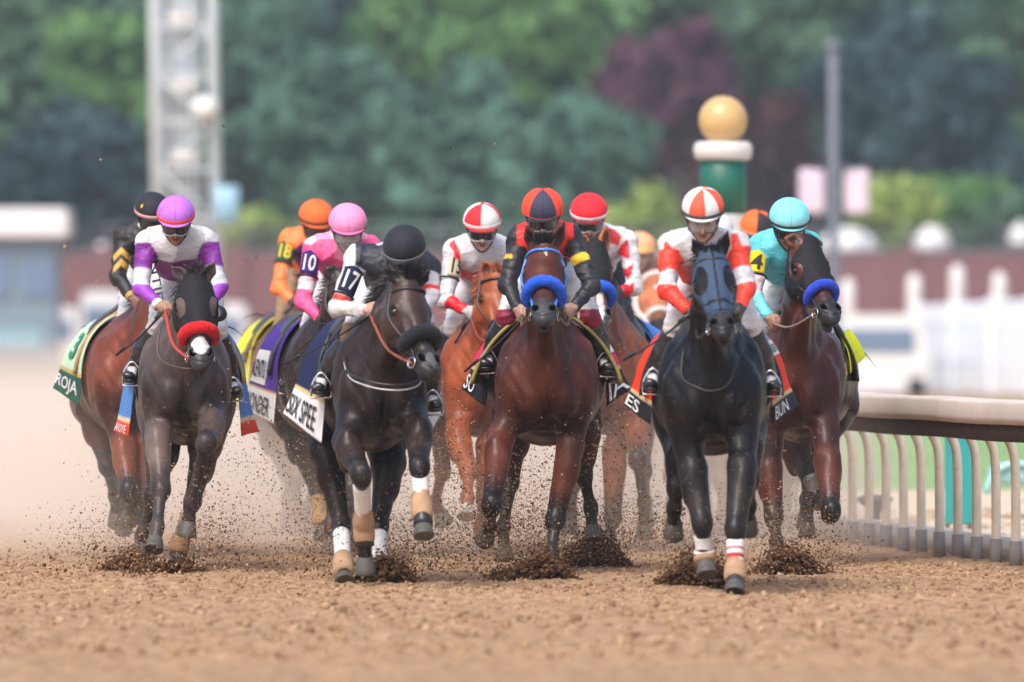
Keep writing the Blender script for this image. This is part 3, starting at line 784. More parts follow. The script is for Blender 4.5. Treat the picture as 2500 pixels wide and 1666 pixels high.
def jockey(label, D, head, sh, el, ha, kn, an, silks, skin=(.42, .24, .17), pants=(.70, .70, .72), boots=BLACK, boottop=None, capf=None, pitch=24, hyaw=0, hroll=0, hs=1.0, h=.0068,
           glove=None, cuffs=None, pantsf=None, gogg='dark', gcol=(.03, .03, .03), strap_on=None, band=None, brim=None, peakc=None, button=None, lower=None, dz=0, back=.62, gscale=1, face=True, hdy=.12, chest_drop=.0,
           armband=None, boott=.42, toe_out=1.0, group='jockeys riding in the race', smile=None, sdy=.36, edy=.26, handdy=.12, visor=None, legs=(1, 1), extra=None, kdy=.42, ady=.55, pelvis_x=None, sleeve_r=1.0):
    root = thing('person', label, 'person', (P(head[0], 800, D)[0], D + .6, P(kn[0][0], kn[0][1], D + .5)[2] - .3), group)
    px2 = D / FPX
    U0 = A(0, -math.sin(math.radians(pitch)), math.cos(math.radians(pitch))); F0 = A(0, -math.cos(math.radians(pitch)), -math.sin(math.radians(pitch)))
    Rz = np.array(Matrix.Rotation(math.radians(hyaw), 3, 'Z')); Ry = np.array(Matrix.Rotation(math.radians(hroll), 3, 'Y'))
    U = Rz @ (Ry @ U0); Fd = Rz @ (Ry @ F0); S = nrm(np.cross(Fd, U)); S = S if S[0] > 0 else -S
    r = head[2] * px2 * hs                             # helmet half width
    k = r / .122
    C = P(head[0], head[1], D + hdy) - U * .012 * k      # centre of the helmet
    ax = (S, Fd, U)
    shp = [P(*sh[i], D + sdy) for i in (0, 1)]; elp = [P(*el[i], D + edy) for i in (0, 1)]; hap = [P(*ha[i], D + handdy) for i in (0, 1)]
    knp = [P(*kn[i], D + kdy) for i in (0, 1)]; anp = [P(*an[i], D + ady) for i in (0, 1)]
    mid = (shp[0] + shp[1]) / 2; nb = mid + A(0, .02, .03); 
    pel = A(mid[0] * .5 + (knp[0][0] + knp[1][0]) / 4, D + .36 + back, mid[2] - .10 + dz)
    if pelvis_x is not None: pel[0] = P(pelvis_x, 0, D + .9)[0]
    FC = C - U * .088 * k + Fd * .024 * k                # face centre
    # ---- body (skin): head, neck, arms, trunk, legs in one surface
    allp = np.array([C, C - U * .24, mid, pel] + shp + elp + hap + knp + anp + [a + A(0, -.2, -.1) for a in anp]); lo = allp.min(0) - .17; hi = allp.max(0) + .17
    fd = Field(lo, hi, h)
    fd.ell(C + U * .01 - Fd * .012, (.080 * k, .100 * k, .085 * k), ax, .02, 'skin')
    fd.ell(FC, (.066 * k, .070 * k, .092 * k), ax, .02, 'skin')
    fd.ell(FC - U * .060 * k + Fd * .030 * k, (.040 * k, .036 * k, .034 * k), ax, .025, 'jaw')
    fd.ell(FC + Fd * .052 * k + U * .036 * k, (.052 * k, .016, .014), ax, .012, 'skin')         # brow
    fd.cone(FC + Fd * .070 * k + U * .022 * k, FC + Fd * .094 * k - U * .016 * k, .008, .0125, .008, 'nose')
    for sg in (-1, 1):
        fd.ell(FC + Fd * .078 * k - U * .018 * k + S * sg * .011, (.008, .009, .007), ax, .006, 'nose')
        fd.ell(FC + Fd * .046 * k - U * .006 * k + S * sg * .036 * k, (.022 * k, .018, .020), ax, .015, 'skin')
        fd.ell(FC + Fd * .064 * k + U * .022 * k + S * sg * .030 * k, (.017, .008, .009), ax, .008, 'eyes', sub=True)
        fd.ell(FC + S * sg * .074 * k - Fd * .012, (.010, .020, .034), ax, .01, 'skin')          # ear
    fd.ell(FC + Fd * .074 * k - U * .040 * k, (.024, .009, .0062), ax, .004, 'lips'); fd.ell(FC + Fd * .071 * k - U * .053 * k, (.021, .010, .0068), ax, .004, 'lips')
    fd.ell(FC + Fd * .086 * k - U * .0462 * k, (.023, .010, .0018), ax, .003, 'mouthline', sub=True)
    fd.ell(FC + Fd * .060 * k - U * .078 * k, (.020, .018, .016), ax, .014, 'jaw')
    fd.cone(C - U * .10 * k - Fd * .02, nb, .052, .06, .03, 'skin')
    fd.ecc(nb, pel, A(1, 0, 0), (.145, .085), (.13, .11), .05, 'inner')
    for i in (0, 1):
        fd.cone(nb, shp[i], .06, .055, .03, 'inner'); fd.cone(shp[i], elp[i], .046, .038, .02, 'inner')
        d = nrm(hap[i] - elp[i]); w = hap[i] - d * .06
        fd.cone(elp[i], w, .040, .026, .015, 'wrist'); hand_shape(fd, w, d, -1 if i else 1, 'hand')
        hp = pel + A((-.1, .1)[i], 0, -.03)
        fd.cone(hp, knp[i], .085, .058, .03, 'inner'); fd.cone(knp[i], anp[i], .052, .036, .02, 'inner')
        fd.cone(anp[i], anp[i] + A(0, -.13, -.03), .034, .026, .02, 'inner')
    V, Q = fd.surf(); V = lap(V, Q, 1, .3)
    sk = np.array(skin); gl = np.array(glove if glove is not None else skin)
    CC = fd.paint(V, {'skin': sk, 'jaw': sk * (.92, .95, .97) if lower is None else np.array(lower), 'nose': sk * (1.08, .92, .88), 'eyes': sk * .4, 'lips': sk * (.95, .55, .55), 'mouthline': sk * .25,
                      'inner': pants, 'wrist': sk, 'hand': gl}, soft=.004)
    mesh('body', V, Q, M_SKIN, root, col=CC)
    # ---- jacket
    fj = Field(np.minimum(allp[2:].min(0), mid) - .17, np.array(allp[2:].max(0)) + .17, h)
    up = A(0, 0, 1)
    hem = pel + A(0, -.10, .0)
    fj.ecc(mid + A(0, .03, -.015), hem, A(1, 0, 0), (.165, .115), (.155, .130), .05, 'torso')
    fj.ecc(mid + A(0, -.01, -.03), mid + A(0, .18, -.155 - chest_drop), A(1, 0, 0), (.135, .085), (.130, .085), .05, 'torso')
    fj.cone(nb, nb + A(0, -.03, .05), .062, .056, .02, 'collar')
    for i in (0, 1):
        sg = (-1, 1)[i]
        fj.ell(shp[i] * .8 + mid * .2 + A(0, .01, -.01), (.078, .08, .074), None, .05, 'torso')
        fj.cone(mid + A(sg * .07, .02, .01), shp[i], .083, .062, .05, 'torso')
        d = nrm(hap[i] - elp[i]); w = hap[i] - d * .052
        fj.cone(shp[i], elp[i], .061 * sleeve_r, .049 * sleeve_r, .03, 'arm%d' % i); fj.ell(elp[i] + A(sg * .005, .01, -.01), (.046 * sleeve_r,) * 3, None, .03, 'fore%d' % i)
        fj.cone(elp[i], w, .046 * sleeve_r, .033, .02, 'fore%d' % i)
    V, Q = fj.surf(); V = lap(V, Q, 1, .4); N = vnormals(V, Q)
    X, Y = pxy(V)
    seg = {}
    for i in (0, 1):
        ab = elp[i] - shp[i]; ta = np.clip(((V - shp[i]) @ ab) / (ab @ ab), 0, 1); cb = hap[i] - elp[i]; tb = np.clip(((V - elp[i]) @ cb) / (cb @ cb), 0, 1)
        da = np.linalg.norm(V - shp[i] - ta[:, None] * ab, axis=1) / (.061 * sleeve_r) ; db = np.linalg.norm(V - elp[i] - tb[:, None] * cb, axis=1) / (.046 * sleeve_r)
        seg[i] = (np.minimum(da, db), np.where(db < da, 1 + tb, ta))
    dt = np.full(len(V), 1.28)
    arm = np.where((seg[0][0] < seg[1][0]), 0, 1); dmin = np.minimum(seg[0][0], seg[1][0]); arm = np.where(dmin < dt, arm, -1); tt = np.where(seg[0][0] < seg[1][0], seg[0][1], seg[1][1])
    CJ = silks(X, Y, arm, tt, V)
    a_t = np.where(arm >= 0, tt, 0)
    wr = np.where(arm >= 0, .0030 * np.sin(a_t * 34 + 6 * wav(V, 12)) * np.clip(np.abs(a_t - .2), .25, 1) * np.clip(.5 + wav(V, 11, 5), 0, 1) + .005 * wav(V, 34, 2) + .005 * (1 - np.abs(wav(V, 19, 8))) ** 4, .0055 * wav(V * A(1.8, 1, 1), 26, 3) + .012 * (1 - np.abs(wav(V * A(1.5, 1, .8), 13, 1))) ** 3 - .003)
    V = V + N * wr[:, None]
    CJ = lap(CJ, Q, 1, .5); sp = np.random.RandomState(int(head[0])).rand(len(V)); CJ[sp < .006] = CJ[sp < .006] * .4 + np.array((.16, .11, .08)) * .6
    mesh('jacket', V, Q, M_SILK, root, col=CJ)
    if cuffs is not None:
        for i in (0, 1):
            d = nrm(hap[i] - elp[i]); w = hap[i] - d * .052
            Vc, Fc = tube([w - d * .02, w - d * .012, w + d * .012, w + d * .016], [.036, .0385, .036, .030], 16); mesh('cuff', Vc, Fc, M_CLOTH, root, col=np.tile(cuffs, (len(Vc), 1)))
    # ---- breeches
    fb = Field(np.minimum(np.minimum(knp[0], knp[1]), pel) - .2, np.maximum(np.maximum(knp[0], knp[1]), pel) + .2, h)
    fb.ell(pel + A(0, .0, -.02), (.165, .15, .13), None, .05, 'p')
    fb.ecc(pel + A(0, -.05, -.02), pel + A(0, -.30, -.11), A(1, 0, 0), (.15, .12), (.11, .08), .06, 'p')
    for i in (0, 1):
        hp = pel + A((-.1, .1)[i], -.02, -.04); fb.cone(hp, knp[i] + A(0, -.005, 0), .108, .062, .05, 'p')
        e = knp[i] * .72 + anp[i] * .28; fb.cone(knp[i], e, .062, .052, .03, 'p')
    V, Q = fb.surf(); V = lap(V, Q, 1, .4); N = vnormals(V, Q); V = V + N * (.003 * wav(V, 34) + .002 * np.sin(V[:, 2] * 130 + 3 * wav(V, 12)))[:, None]
    X, Y = pxy(V); CP = np.tile(pants, (len(V), 1)).astype(float)
    if pantsf: CP = pantsf(X, Y, V, CP)
    mesh('breeches', V, Q, M_SILK, root, col=lap(CP, Q, 1, .5))
    # ---- boots
    for i in (0, 1):
        a, b = knp[i], anp[i]; sg = (-1, 1)[i]
        ax_ = nrm(b - a)
        toe = b + A(sg * .02 * toe_out, -.155, -.035); heel = b + A(0, .03, -.035)
        fo = Field(np.min([a, b, toe, heel], 0) - .12, np.max([a, b, toe, heel], 0) + .12, max(h * .85, .006))
        t0 = a + (b - a) * boott
        t0 = a + (b - a) * (boott - .25)
        fo.cone(t0, a * .45 + b * .55, .062, .066, .02, 'b'); fo.cone(a * .45 + b * .55, b, .066, .043, .02, 'b')
        fo.ecc(heel, toe, A(1, 0, 0), (.036, .036), (.040, .026), .025, 'foot'); fo.cone(b, heel, .040, .036, .02, 'foot')
        fo.cut(lambda x, y, z: -((x - t0[0]) * ax_[0] + (y - t0[1]) * ax_[1] + (z - t0[2]) * ax_[2]))
        V, Q = fo.surf(); V = lap(V, Q, 1, .4); N = vnormals(V, Q); 
        q = (V - t0) @ ax_; V = V + N * (.003 * np.sin(q * 130 + 2 * wav(V, 20)) * np.clip(q * 5 - .6, 0, 1))[:, None]
        cb = np.tile(boots, (len(V), 1)).astype(float)
        if boottop is not None: cb[q < boottop[0]] = boottop[1]
        bo = mesh('boot', V, Q, M_LEATHER_BOOT, root, col=cb)
        so = MB(); Vs, Fs = tube([heel + A(0, .03, -.036), heel + A(0, -.05, -.040), toe + A(0, 0, -.032), toe + A(0, -.03, -.028)], [.030, .036, .040, .02], 12, flat=(1, .22)); so.add(Vs, Fs)
        mesh('sole', np.vstack(so.V), so.F, M_LEATHER, bo, col=np.tile((.03, .026, .024), (len(so.V[0]), 1)), base=np.array(root.location))
    # ---- helmet
    def hp_(az, e, off=0.0):
        """az 0 front, e degrees above the rim"""
        a, q = math.radians(az), math.radians(e)
        rx, ry, rz = (.122 + off) * k, (.138 + off) * k, (.112 + off) * k
        return C + S * rx * math.sin(a) * math.cos(q) + Fd * ry * math.cos(a) * math.cos(q) - Fd * .012 + U * (rz * math.sin(q) if e >= 0 else rz * math.sin(q) * 1.1)
    na, ne_ = 96, 34; V = []; CH = []; F = []
    for j in range(ne_ + 1):
        e = -15 + 105 * j / ne_
        for i in range(na):
            az = 360 * i / na - 180; low = -15 - (8 * (1 - math.exp(-(az / 95) ** 4)) if j == 0 else 0)
            rim = 1.0
            g = abs(((az / 60.0 + .5) % 1) - .5); V.append(hp_(az, e if j else low, -.0014 if g < .03 else 0)); CH.append(np.array(capf(az, e)) * (.72 if g < .03 and e < 84 else 1))
    for j in range(ne_):
        for i in range(na): F.append((j * na + i, j * na + (i + 1) % na, (j + 1) * na + (i + 1) % na, (j + 1) * na + i))
    V = np.array(V); V = V + nrm(U) * 0
    V = V + (V - C) / np.linalg.norm(V - C, axis=1)[:, None] * (wav(V, 45) * .0008)[:, None]
    he = mesh('helmet', V, F, M_SHELL, root, col=np.array(CH))
    # peak
    nn = 28; V = []; F = []
    for i in range(nn + 1):
        az = -62 + 124 * i / nn; w = max(math.cos(math.radians(az * 90 / 64)), 0) ** .6
        for q in (0, .5, 1): V.append(hp_(az, -8 - 2 * q, .002) + Fd * .022 * w * q * k - U * .004 * w * q)
    for i in range(nn):
        for q in (0, 1): F.append((i * 3 + q, i * 3 + q + 1, i * 3 + q + 4, i * 3 + q + 3))
    pk = mesh('peak', np.array(V), F, M_SHELL, he, col=np.tile(peakc if peakc is not None else capf(0, 20), (len(V), 1)), base=np.array(root.location))
    md = pk.modifiers.new('thick', 'SOLIDIFY'); md.thickness = .004
    def strip(e0, e1, col, name, off=.0025, az0=-180, az1=180, m=M_CLOTH, par=he):
        V = []; F = []; n = 60
        for i in range(n + 1):
            az = az0 + (az1 - az0) * i / n
            for q in range(4): V.append(hp_(az, e0 + (e1 - e0) * q / 3, off))
        for i in range(n):
            for q in range(3): a = i * 4 + q; F.append((a, a + 4, a + 5, a + 1))
        o = mesh(name, np.array(V), F, m, par, col=np.tile(col, (len(V), 1)), base=np.array(root.location)); md = o.modifiers.new('thick', 'SOLIDIFY'); md.thickness = .002; return o
    if band is not None: strip(-9, 2, band, 'helmet_band')
    if brim is not None: strip(-13, -8, brim, 'helmet_trim')
    if strap_on is not None: strip(strap_on[0], strap_on[0] + 13, strap_on[1], 'goggle_strap', .0055)
    if button is not None:
        Vb, Fb = ball(hp_(0, 90, .002), (.012, .012, .006), (S, Fd, U)); mesh('button', Vb, Fb, M_CLOTH, he, col=np.tile(button, (len(Vb), 1)), base=np.array(root.location))
    # harness under the chin
    V, F = tube(smooth_path([hp_(-88, -14, -.012), FC - S * .066 * k - U * .05 * k, FC - U * .110 * k + Fd * .030 * k, FC + S * .066 * k - U * .05 * k, hp_(88, -14, -.012)], 6), .0055, 6, up=(0, -1, 0)); mesh('chin_strap', V, F, M_LEATHER, root, col=np.tile((.02, .02, .022), (len(V), 1)))
    # goggles
    if gogg:
        V = []; F = []; n = 30; FR = FC + U * .017 * k
        def gp(a, v, o=0.0):
            t = math.radians(a); nz = .45 * math.exp(-(a / 13.0) ** 2) if v < 0 else 0
            return FR + S * math.sin(t) * (.084 + o) * k + Fd * (.024 + math.cos(t) * (.070 + o)) * k + U * v * (1 - .2 * abs(a / 75) ** 2) * (1 - nz)
        gh = .034 * gscale * k
        for i in range(n + 1):
            a = -72 + 144 * i / n
            for q in range(5): V.append(gp(a, gh * (q / 2 - 1)))
        for i in range(n):
            for q in range(4): a = i * 5 + q; F.append((a, a + 5, a + 6, a + 1))
        g = mesh('goggles', np.array(V), F, M_LENS if gogg == 'dark' else M_CLEAR, root); md = g.modifiers.new('thick', 'SOLIDIFY'); md.thickness = .002
        rim = [gp(a, gh, .002) for a in np.linspace(-74, 74, 20)] + [gp(a, -gh, .002) for a in np.linspace(74, -74, 20)]
        V, F = tube(rim, .0048 * k, 6, closed=True, up=(0, -1, 0)); mesh('goggle_frame', V, F, M_LEATHER, g, col=np.tile(gcol, (len(V), 1)), base=np.array(root.location))
        for sg in (-1, 1):
            V, F = tube([gp(sg * 74, 0), FR + S * sg * .088 * k - Fd * .02 * k, hp_(sg * 150, -14, -.004)], .008, 6, flat=(1, .35)); mesh('goggle_band', V, F, M_LEATHER, g, col=np.tile((.03, .03, .035), (len(V), 1)), base=np.array(root.location))
    if visor is not None:       # a clear shield hanging over the face
        V = []; F = []; n = 20
        for i in range(n + 1):
            a = math.radians(-66 + 132 * i / n)
            for q in range(7): V.append(FC + U * (.045 - visor * q / 6) * k + S * math.sin(a) * .094 * k + Fd * (.022 + math.cos(a) * .092 + .006 * q / 6) * k)
        for i in range(n):
            for q in range(6): a = i * 7 + q; F.append((a, a + 7, a + 8, a + 1))
        mesh('face_shield', np.array(V), F, M_CLEAR, root)
    # number on the arm
    if armband is not None:
        i, s_, cc, tc_, t0, az0, asz = armband
        ab = elp[i] - shp[i]; L = np.linalg.norm(ab); d = ab / L; rr = .069 * sleeve_r
        f = nrm(A((-1, 1)[i] * math.sin(math.radians(az0)), -math.cos(math.radians(az0)), 0)); f = nrm(f - d * (f @ d)); sd = np.cross(d, f); sd = sd if sd[0] > 0 else -sd
        def cy(a, t, o=0.0): q = math.radians(a); return shp[i] + d * (L * t) + (f * math.cos(q) + sd * math.sin(q)) * (rr + o - .006 * t)
        V = []; F = []; n = 24; m2 = 10; hgt = asz[1]; wdt = asz[0]
        for a in range(n + 1):
            for b in range(m2 + 1):
                aa = (a / n * 2 - 1); sh_ = .12 * (aa ** 2) if b == 0 else 0
                V.append(cy(aa * wdt, t0 + hgt * max(b / m2, sh_)))
        for a in range(n):
            for b in range(m2): q = a * (m2 + 1) + b; F.append((q, q + 1, q + m2 + 2, q + m2 + 1))
        o = mesh('armband', np.array(V), F, M_CLOTH, root, col=np.tile(cc, (len(V), 1))); md = o.modifiers.new('thick', 'SOLIDIFY'); md.thickness = .003
        words_on(s_, lambda x, y: cy((x * 2 - 1) * wdt * .62, t0 + hgt * (.88 - y * .70), .004), (0, 0, 1, 1), 'number', M_ink(tc_), o, .018)
        V, F = tube([cy(a, t0 + hgt + .03, -.003) for a in range(-180, 180, 15)], .009, 6, closed=True, flat=(1, .4)); mesh('armband_strap', V, F, M_LEATHER, root, col=np.tile((.015, .015, .017), (len(V), 1)))
    return dict(root=root, hands=hap, ankles=anp, knees=knp, S=S, U=U, Fd=Fd, C=C, hp=hp_, he=he, sh=shp, el=elp, k=k)

M_LEATHER_BOOT = mat("boot_leather", attr=True, rough=0.28, bump=0.35, bscale=30, bdist=0.006, spec=0.6, coat=0.25, dirt=0.10)

def whip(label, a, b, ya, yb, tipw=.010, col=(.02, .02, .022), flap=True, accent=None):
    pa, pb = P(a[0], a[1], ya), P(b[0], b[1], yb); root = thing('riding_whip', label, 'whip', pa, 'riding whips held by the jockeys')
    d = pb - pa; pts = [pa + d * t + A(0, 0, -.02 * math.sin(t * 3.1)) for t in np.linspace(0, 1, 9)]
    V, F = tube(pts, [.010, .009, .0065, .006, .0055, .005, .005, .005, .005], 8); mesh('shaft', V, F, M_LEATHER, root, col=np.tile(col, (len(V), 1)))
    V, F = tube([pa - d * .02, pa + d * .17], [.013, .011], 10); mesh('grip', V, F, M_LEATHER, root, col=np.tile(accent or (.03, .03, .03), (len(V), 1)))
    if flap: V, F = tube([pa + d * .80, pa + d * .84, pa + d * 1.0], [.006, tipw * 1.3, tipw], 8, flat=(1, .6)); mesh('flap', V, F, M_LEATHER, root, col=np.tile(col, (len(V), 1)))
    return root
def gores(cols, n=8, off=0.0, lo=None):
    """cap in n panels going round from the front"""
    def f(az, e):
        if lo is not None and e < lo[0]: return lo[1]
        return cols[int(math.floor(((az + off) % 360) / (360 / n))) % len(cols)]
    return f
def plain(c): return lambda az, e: c

ONLY = None
def want(n): return ONLY is None or n in ONLY
RED = srgb(232, 40, 40); ORR = srgb(245, 75, 50); SW = (.61, .61, .65); NAVY = (.018, .020, .034)

# ---- centre: bay, blue nose roll; rider in black and red
if want('7'):
    D = 57.8
    h7 = horse('bay horse with bare brown face and blue nose roll at the centre', D, (1335, 0), 0, (1328, 622), (1327, 806), 0, ((1286, 548), (1378, 540)),
        [[(1222, 1070, .05), (1200, 1235, -.32), (1196, 1285, .02), (1190, 1300, .08)], [(1392, 1090, .1), (1356, 1270, .0), (1346, 1350, -.1), (1340, 1384, -.16)]],
        [[(1250, 1085, 1.3), (1246, 1180, 1.15), (1229, 1288, .95), (1232, 1368, .90)], [(1425, 1060, 1.3), (1425, 1160, 1.3), (1442, 1240, 1.35), (1448, 1318, 1.3)]],
        dict(body=srgb(90, 46, 33), dark=srgb(38, 21, 19), muzzle=(.075, .08, .085), marks=[(.13, 6, .010, .035, (.45, .36, .3))]), ws=1.04, hws=1.04)
    forelock(h7, 420, .055, up=1.0)
    BL = srgb(70, 130, 215)
    shadow_roll(h7, srgb(30, 90, 215), r=.036)
    bridle(h7, BL, w=.0095, reinL=P(1275, 778, D), reinR=P(1388, 775, D), reincol=(.10, .05, .03), reinw=.012, nose=False)
    def silk7(X, Y, arm, t, V):
        C = np.tile(RED, (len(X), 1)).astype(float)
        C[arm >= 0] = (.016, .016, .024)
        C[(arm == 0) & (t < .22) & (X > 1262)] = RED
        C[(arm == 1) & (t < .12) & (X < 1400)] = RED
        C[(arm < 0) & (Y > 632)] = (.016, .016, .024)
        C[(arm == 1) & (t > .40) & (t < .56)] = srgb(240, 200, 50); C[(arm == 0) & (t > .43) & (t < .52) & (X < 1252)] = srgb(215, 180, 50)
        return C
    def cap7(az, e):
        return (.042, .044, .085) if abs(az) < 40 or abs(az) > 140 else ORR
    j7 = jockey('jockey in a red jacket with black sleeves and a yellow armband, navy and red cap', D, (1325, 503, 51), ((1268, 582), (1392, 578)), ((1240, 694), (1444, 698)), ((1268, 765), (1392, 762)),
        ((1240, 772), (1440, 775)), ((1192, 872), (1476, 880)), silk7, skin=(.36, .22, .16), capf=cap7, brim=ORR, strap_on=None, peakc=(.02, .022, .045), gcol=(.25, .25, .25),
        pantsf=lambda X, Y, V, C: np.where(((Y > 755) & (np.abs(X - 1340) > 75))[:, None], np.array(srgb(140, 28, 60)), C), glove=None)
    saddle(h7, 'olive padded saddle under the jockey in red and black', pad=(.30, .25, .07), feet=(j7['ankles'][0] + A(0, -.08, -.06), j7['ankles'][1] + A(0, -.08, -.06)), padh=.30, padflare=.10, pady=(.36, .95))
    saddlecloth(h7, 'pink saddlecloth with a black border reading SO and IA, under the red and black jockey', srgb(225, 40, 100), (.014, .014, .018), bandh=.24, flare=(.03, .15), gold=(.6, .48, .25), name_l='SO', name_r='IA', txt=(.8, .8, .8),
        sizes=(.5, .95), zb=.98, y=(.6, 1.2), patch_r=[((.45, .40, .98, .62), (.75, .75, .78), None)])
    whip('black riding whip with a blue grip held low by the jockey in red and black', (1300, 752), (1134, 908), D + .1, D + .2, accent=srgb(30, 70, 190))

# ---- front right: black horse in a blue grey hood; rider in white and red
if want('9'):
    D = 53.6
    BLK = dict(body=(.009, .008, .010), dark=(.005, .004, .006), muzzle=(.035, .037, .042), rules={'nose': (.05, .034, .03)})
    h9 = horse('black horse wearing a blue grey racing hood, nearest of the pack', D, (1738, 0), 1, (1736, 640), (1762, 838), 6, ((1686, 578), (1780, 560)),
        [[(1692, 1150, .1), (1714, 1278, .0), (1720, 1355, .05), (1726, 1404, .0)], [(1812, 1140, -.05), (1796, 1292, -.22), (1795, 1398, -.30), (1793, 1452, -.38)]],
        [[(1668, 1120, 1.2), (1652, 1190, 1.15), (1646, 1240, 1.2), (1644, 1300, 1.32)], [(1820, 1090, 1.3), (1832, 1170, 1.2), (1828, 1235, 1.3), (1826, 1290, 1.4)]],
        BLK, ws=1.0, muzdy=.37, hws=.93)
    hood(h9, srgb(60, 78, 104), q0=-.02, q1=.79, eye=(.058, .095), eyea=52, front=.0, nosecut=.03, stripe=(.012, .014, .024))
    forelock(h9, 160, .04, up=.2)
    mane(h9, 500, .16, sgn=-1)
    bridle(h9, (.02, .02, .022), reinL=P(1700, 800, D), reinR=P(1806, 770, D), reinw=.007)
    leg_wrap(h9, 0, .42, .9, rings=(.55, .75), dirtline=.8); leg_wrap(h9, 1, .28, .9, rings=(.24, .42), dirtline=.50, boot=(.03, .032, .036))
    WH = np.array(SW)
    def silk9(X, Y, arm, t, V):
        C = np.tile(WH, (len(X), 1)).astype(float); R = np.array(srgb(238, 62, 44))
        for i in (0, 1):
            C[(arm == i) & (t > .18) & (t < .62)] = R
            C[(arm == i) & (t > .62) & (t < .98)] = WH
            C[(arm == i) & (t >= .98)] = R
        C[(arm == 0) & (t > .18) & (t < .66) & (X < 1640 - (Y - 590) * .2)] = R
        C[in_poly(X, Y, [(1622, 590), (1632, 592), (1662, 644), (1630, 655), (1622, 640)])] = R
        C[in_poly(X, Y, [(1782, 575), (1800, 570), (1816, 610), (1808, 625), (1788, 628)])] = R
        C[(arm < 0) & (Y > 648)] = R
        return C
    def cap9(az, e): return srgb(240, 92, 66) if (-38 <= az < 8) or (50 < az < 110) or (140 < az) else (.70, .70, .72)
    j9 = jockey('jockey in white with red sleeves, grey goggles pushed up on a white and red cap', D, (1716, 503, 52), ((1638, 600), (1798, 594)), ((1628, 706), (1822, 700)), ((1690, 768), (1806, 762)),
        ((1652, 792), (1828, 790)), ((1594, 920), (1880, 925)), silk9, skin=(.48, .30, .23), capf=cap9, band=None, gogg='clear', gscale=1.2, gcol=(.10, .10, .11), strap_on=(-12, (.075, .08, .085)), peakc=(.7, .7, .7),
        glove=(.05, .045, .045), hyaw=-3)
    saddle(h9, 'black saddle under the jockey in white and red on the blue hooded horse', pad=(.016, .016, .018), feet=(j9['ankles'][0] + A(0, -.08, -.06), j9['ankles'][1] + A(0, -.08, -.06)), padh=.35, padflare=.06)
    saddlecloth(h9, 'orange saddlecloth with a white patch reading WOODF RESERV on the black horse', srgb(235, 60, 30), (.018, .018, .022), bandh=.15, flare=(.02, .14), gold=(.62, .5, .28), name_l='ES', name_r='BUN', txt=(.8, .8, .8),
        zb=.92, y=(.6, 1.22), patch_r=[((.35, .46, .98, .66), (.72, .72, .74), ('WOODF', 'RESERV'))])
    whip('black riding whip pointing down left from the jockey in white and red', (1684, 768), (1520, 881), D - .02, D + .1)
    # breast loop
    V, F = tube(smooth_path([P(1668, 850, D - .02), P(1665, 920, D - .10), P(1700, 945, D - .16), P(1740, 955, D - .18), P(1780, 935, D - .16), P(1800, 880, D - .08)], 6), .0055, 6)
    mesh('martingale', V, F, M_LEATHER, h9['root'], col=np.tile((.02, .02, .022), (len(V), 1)))

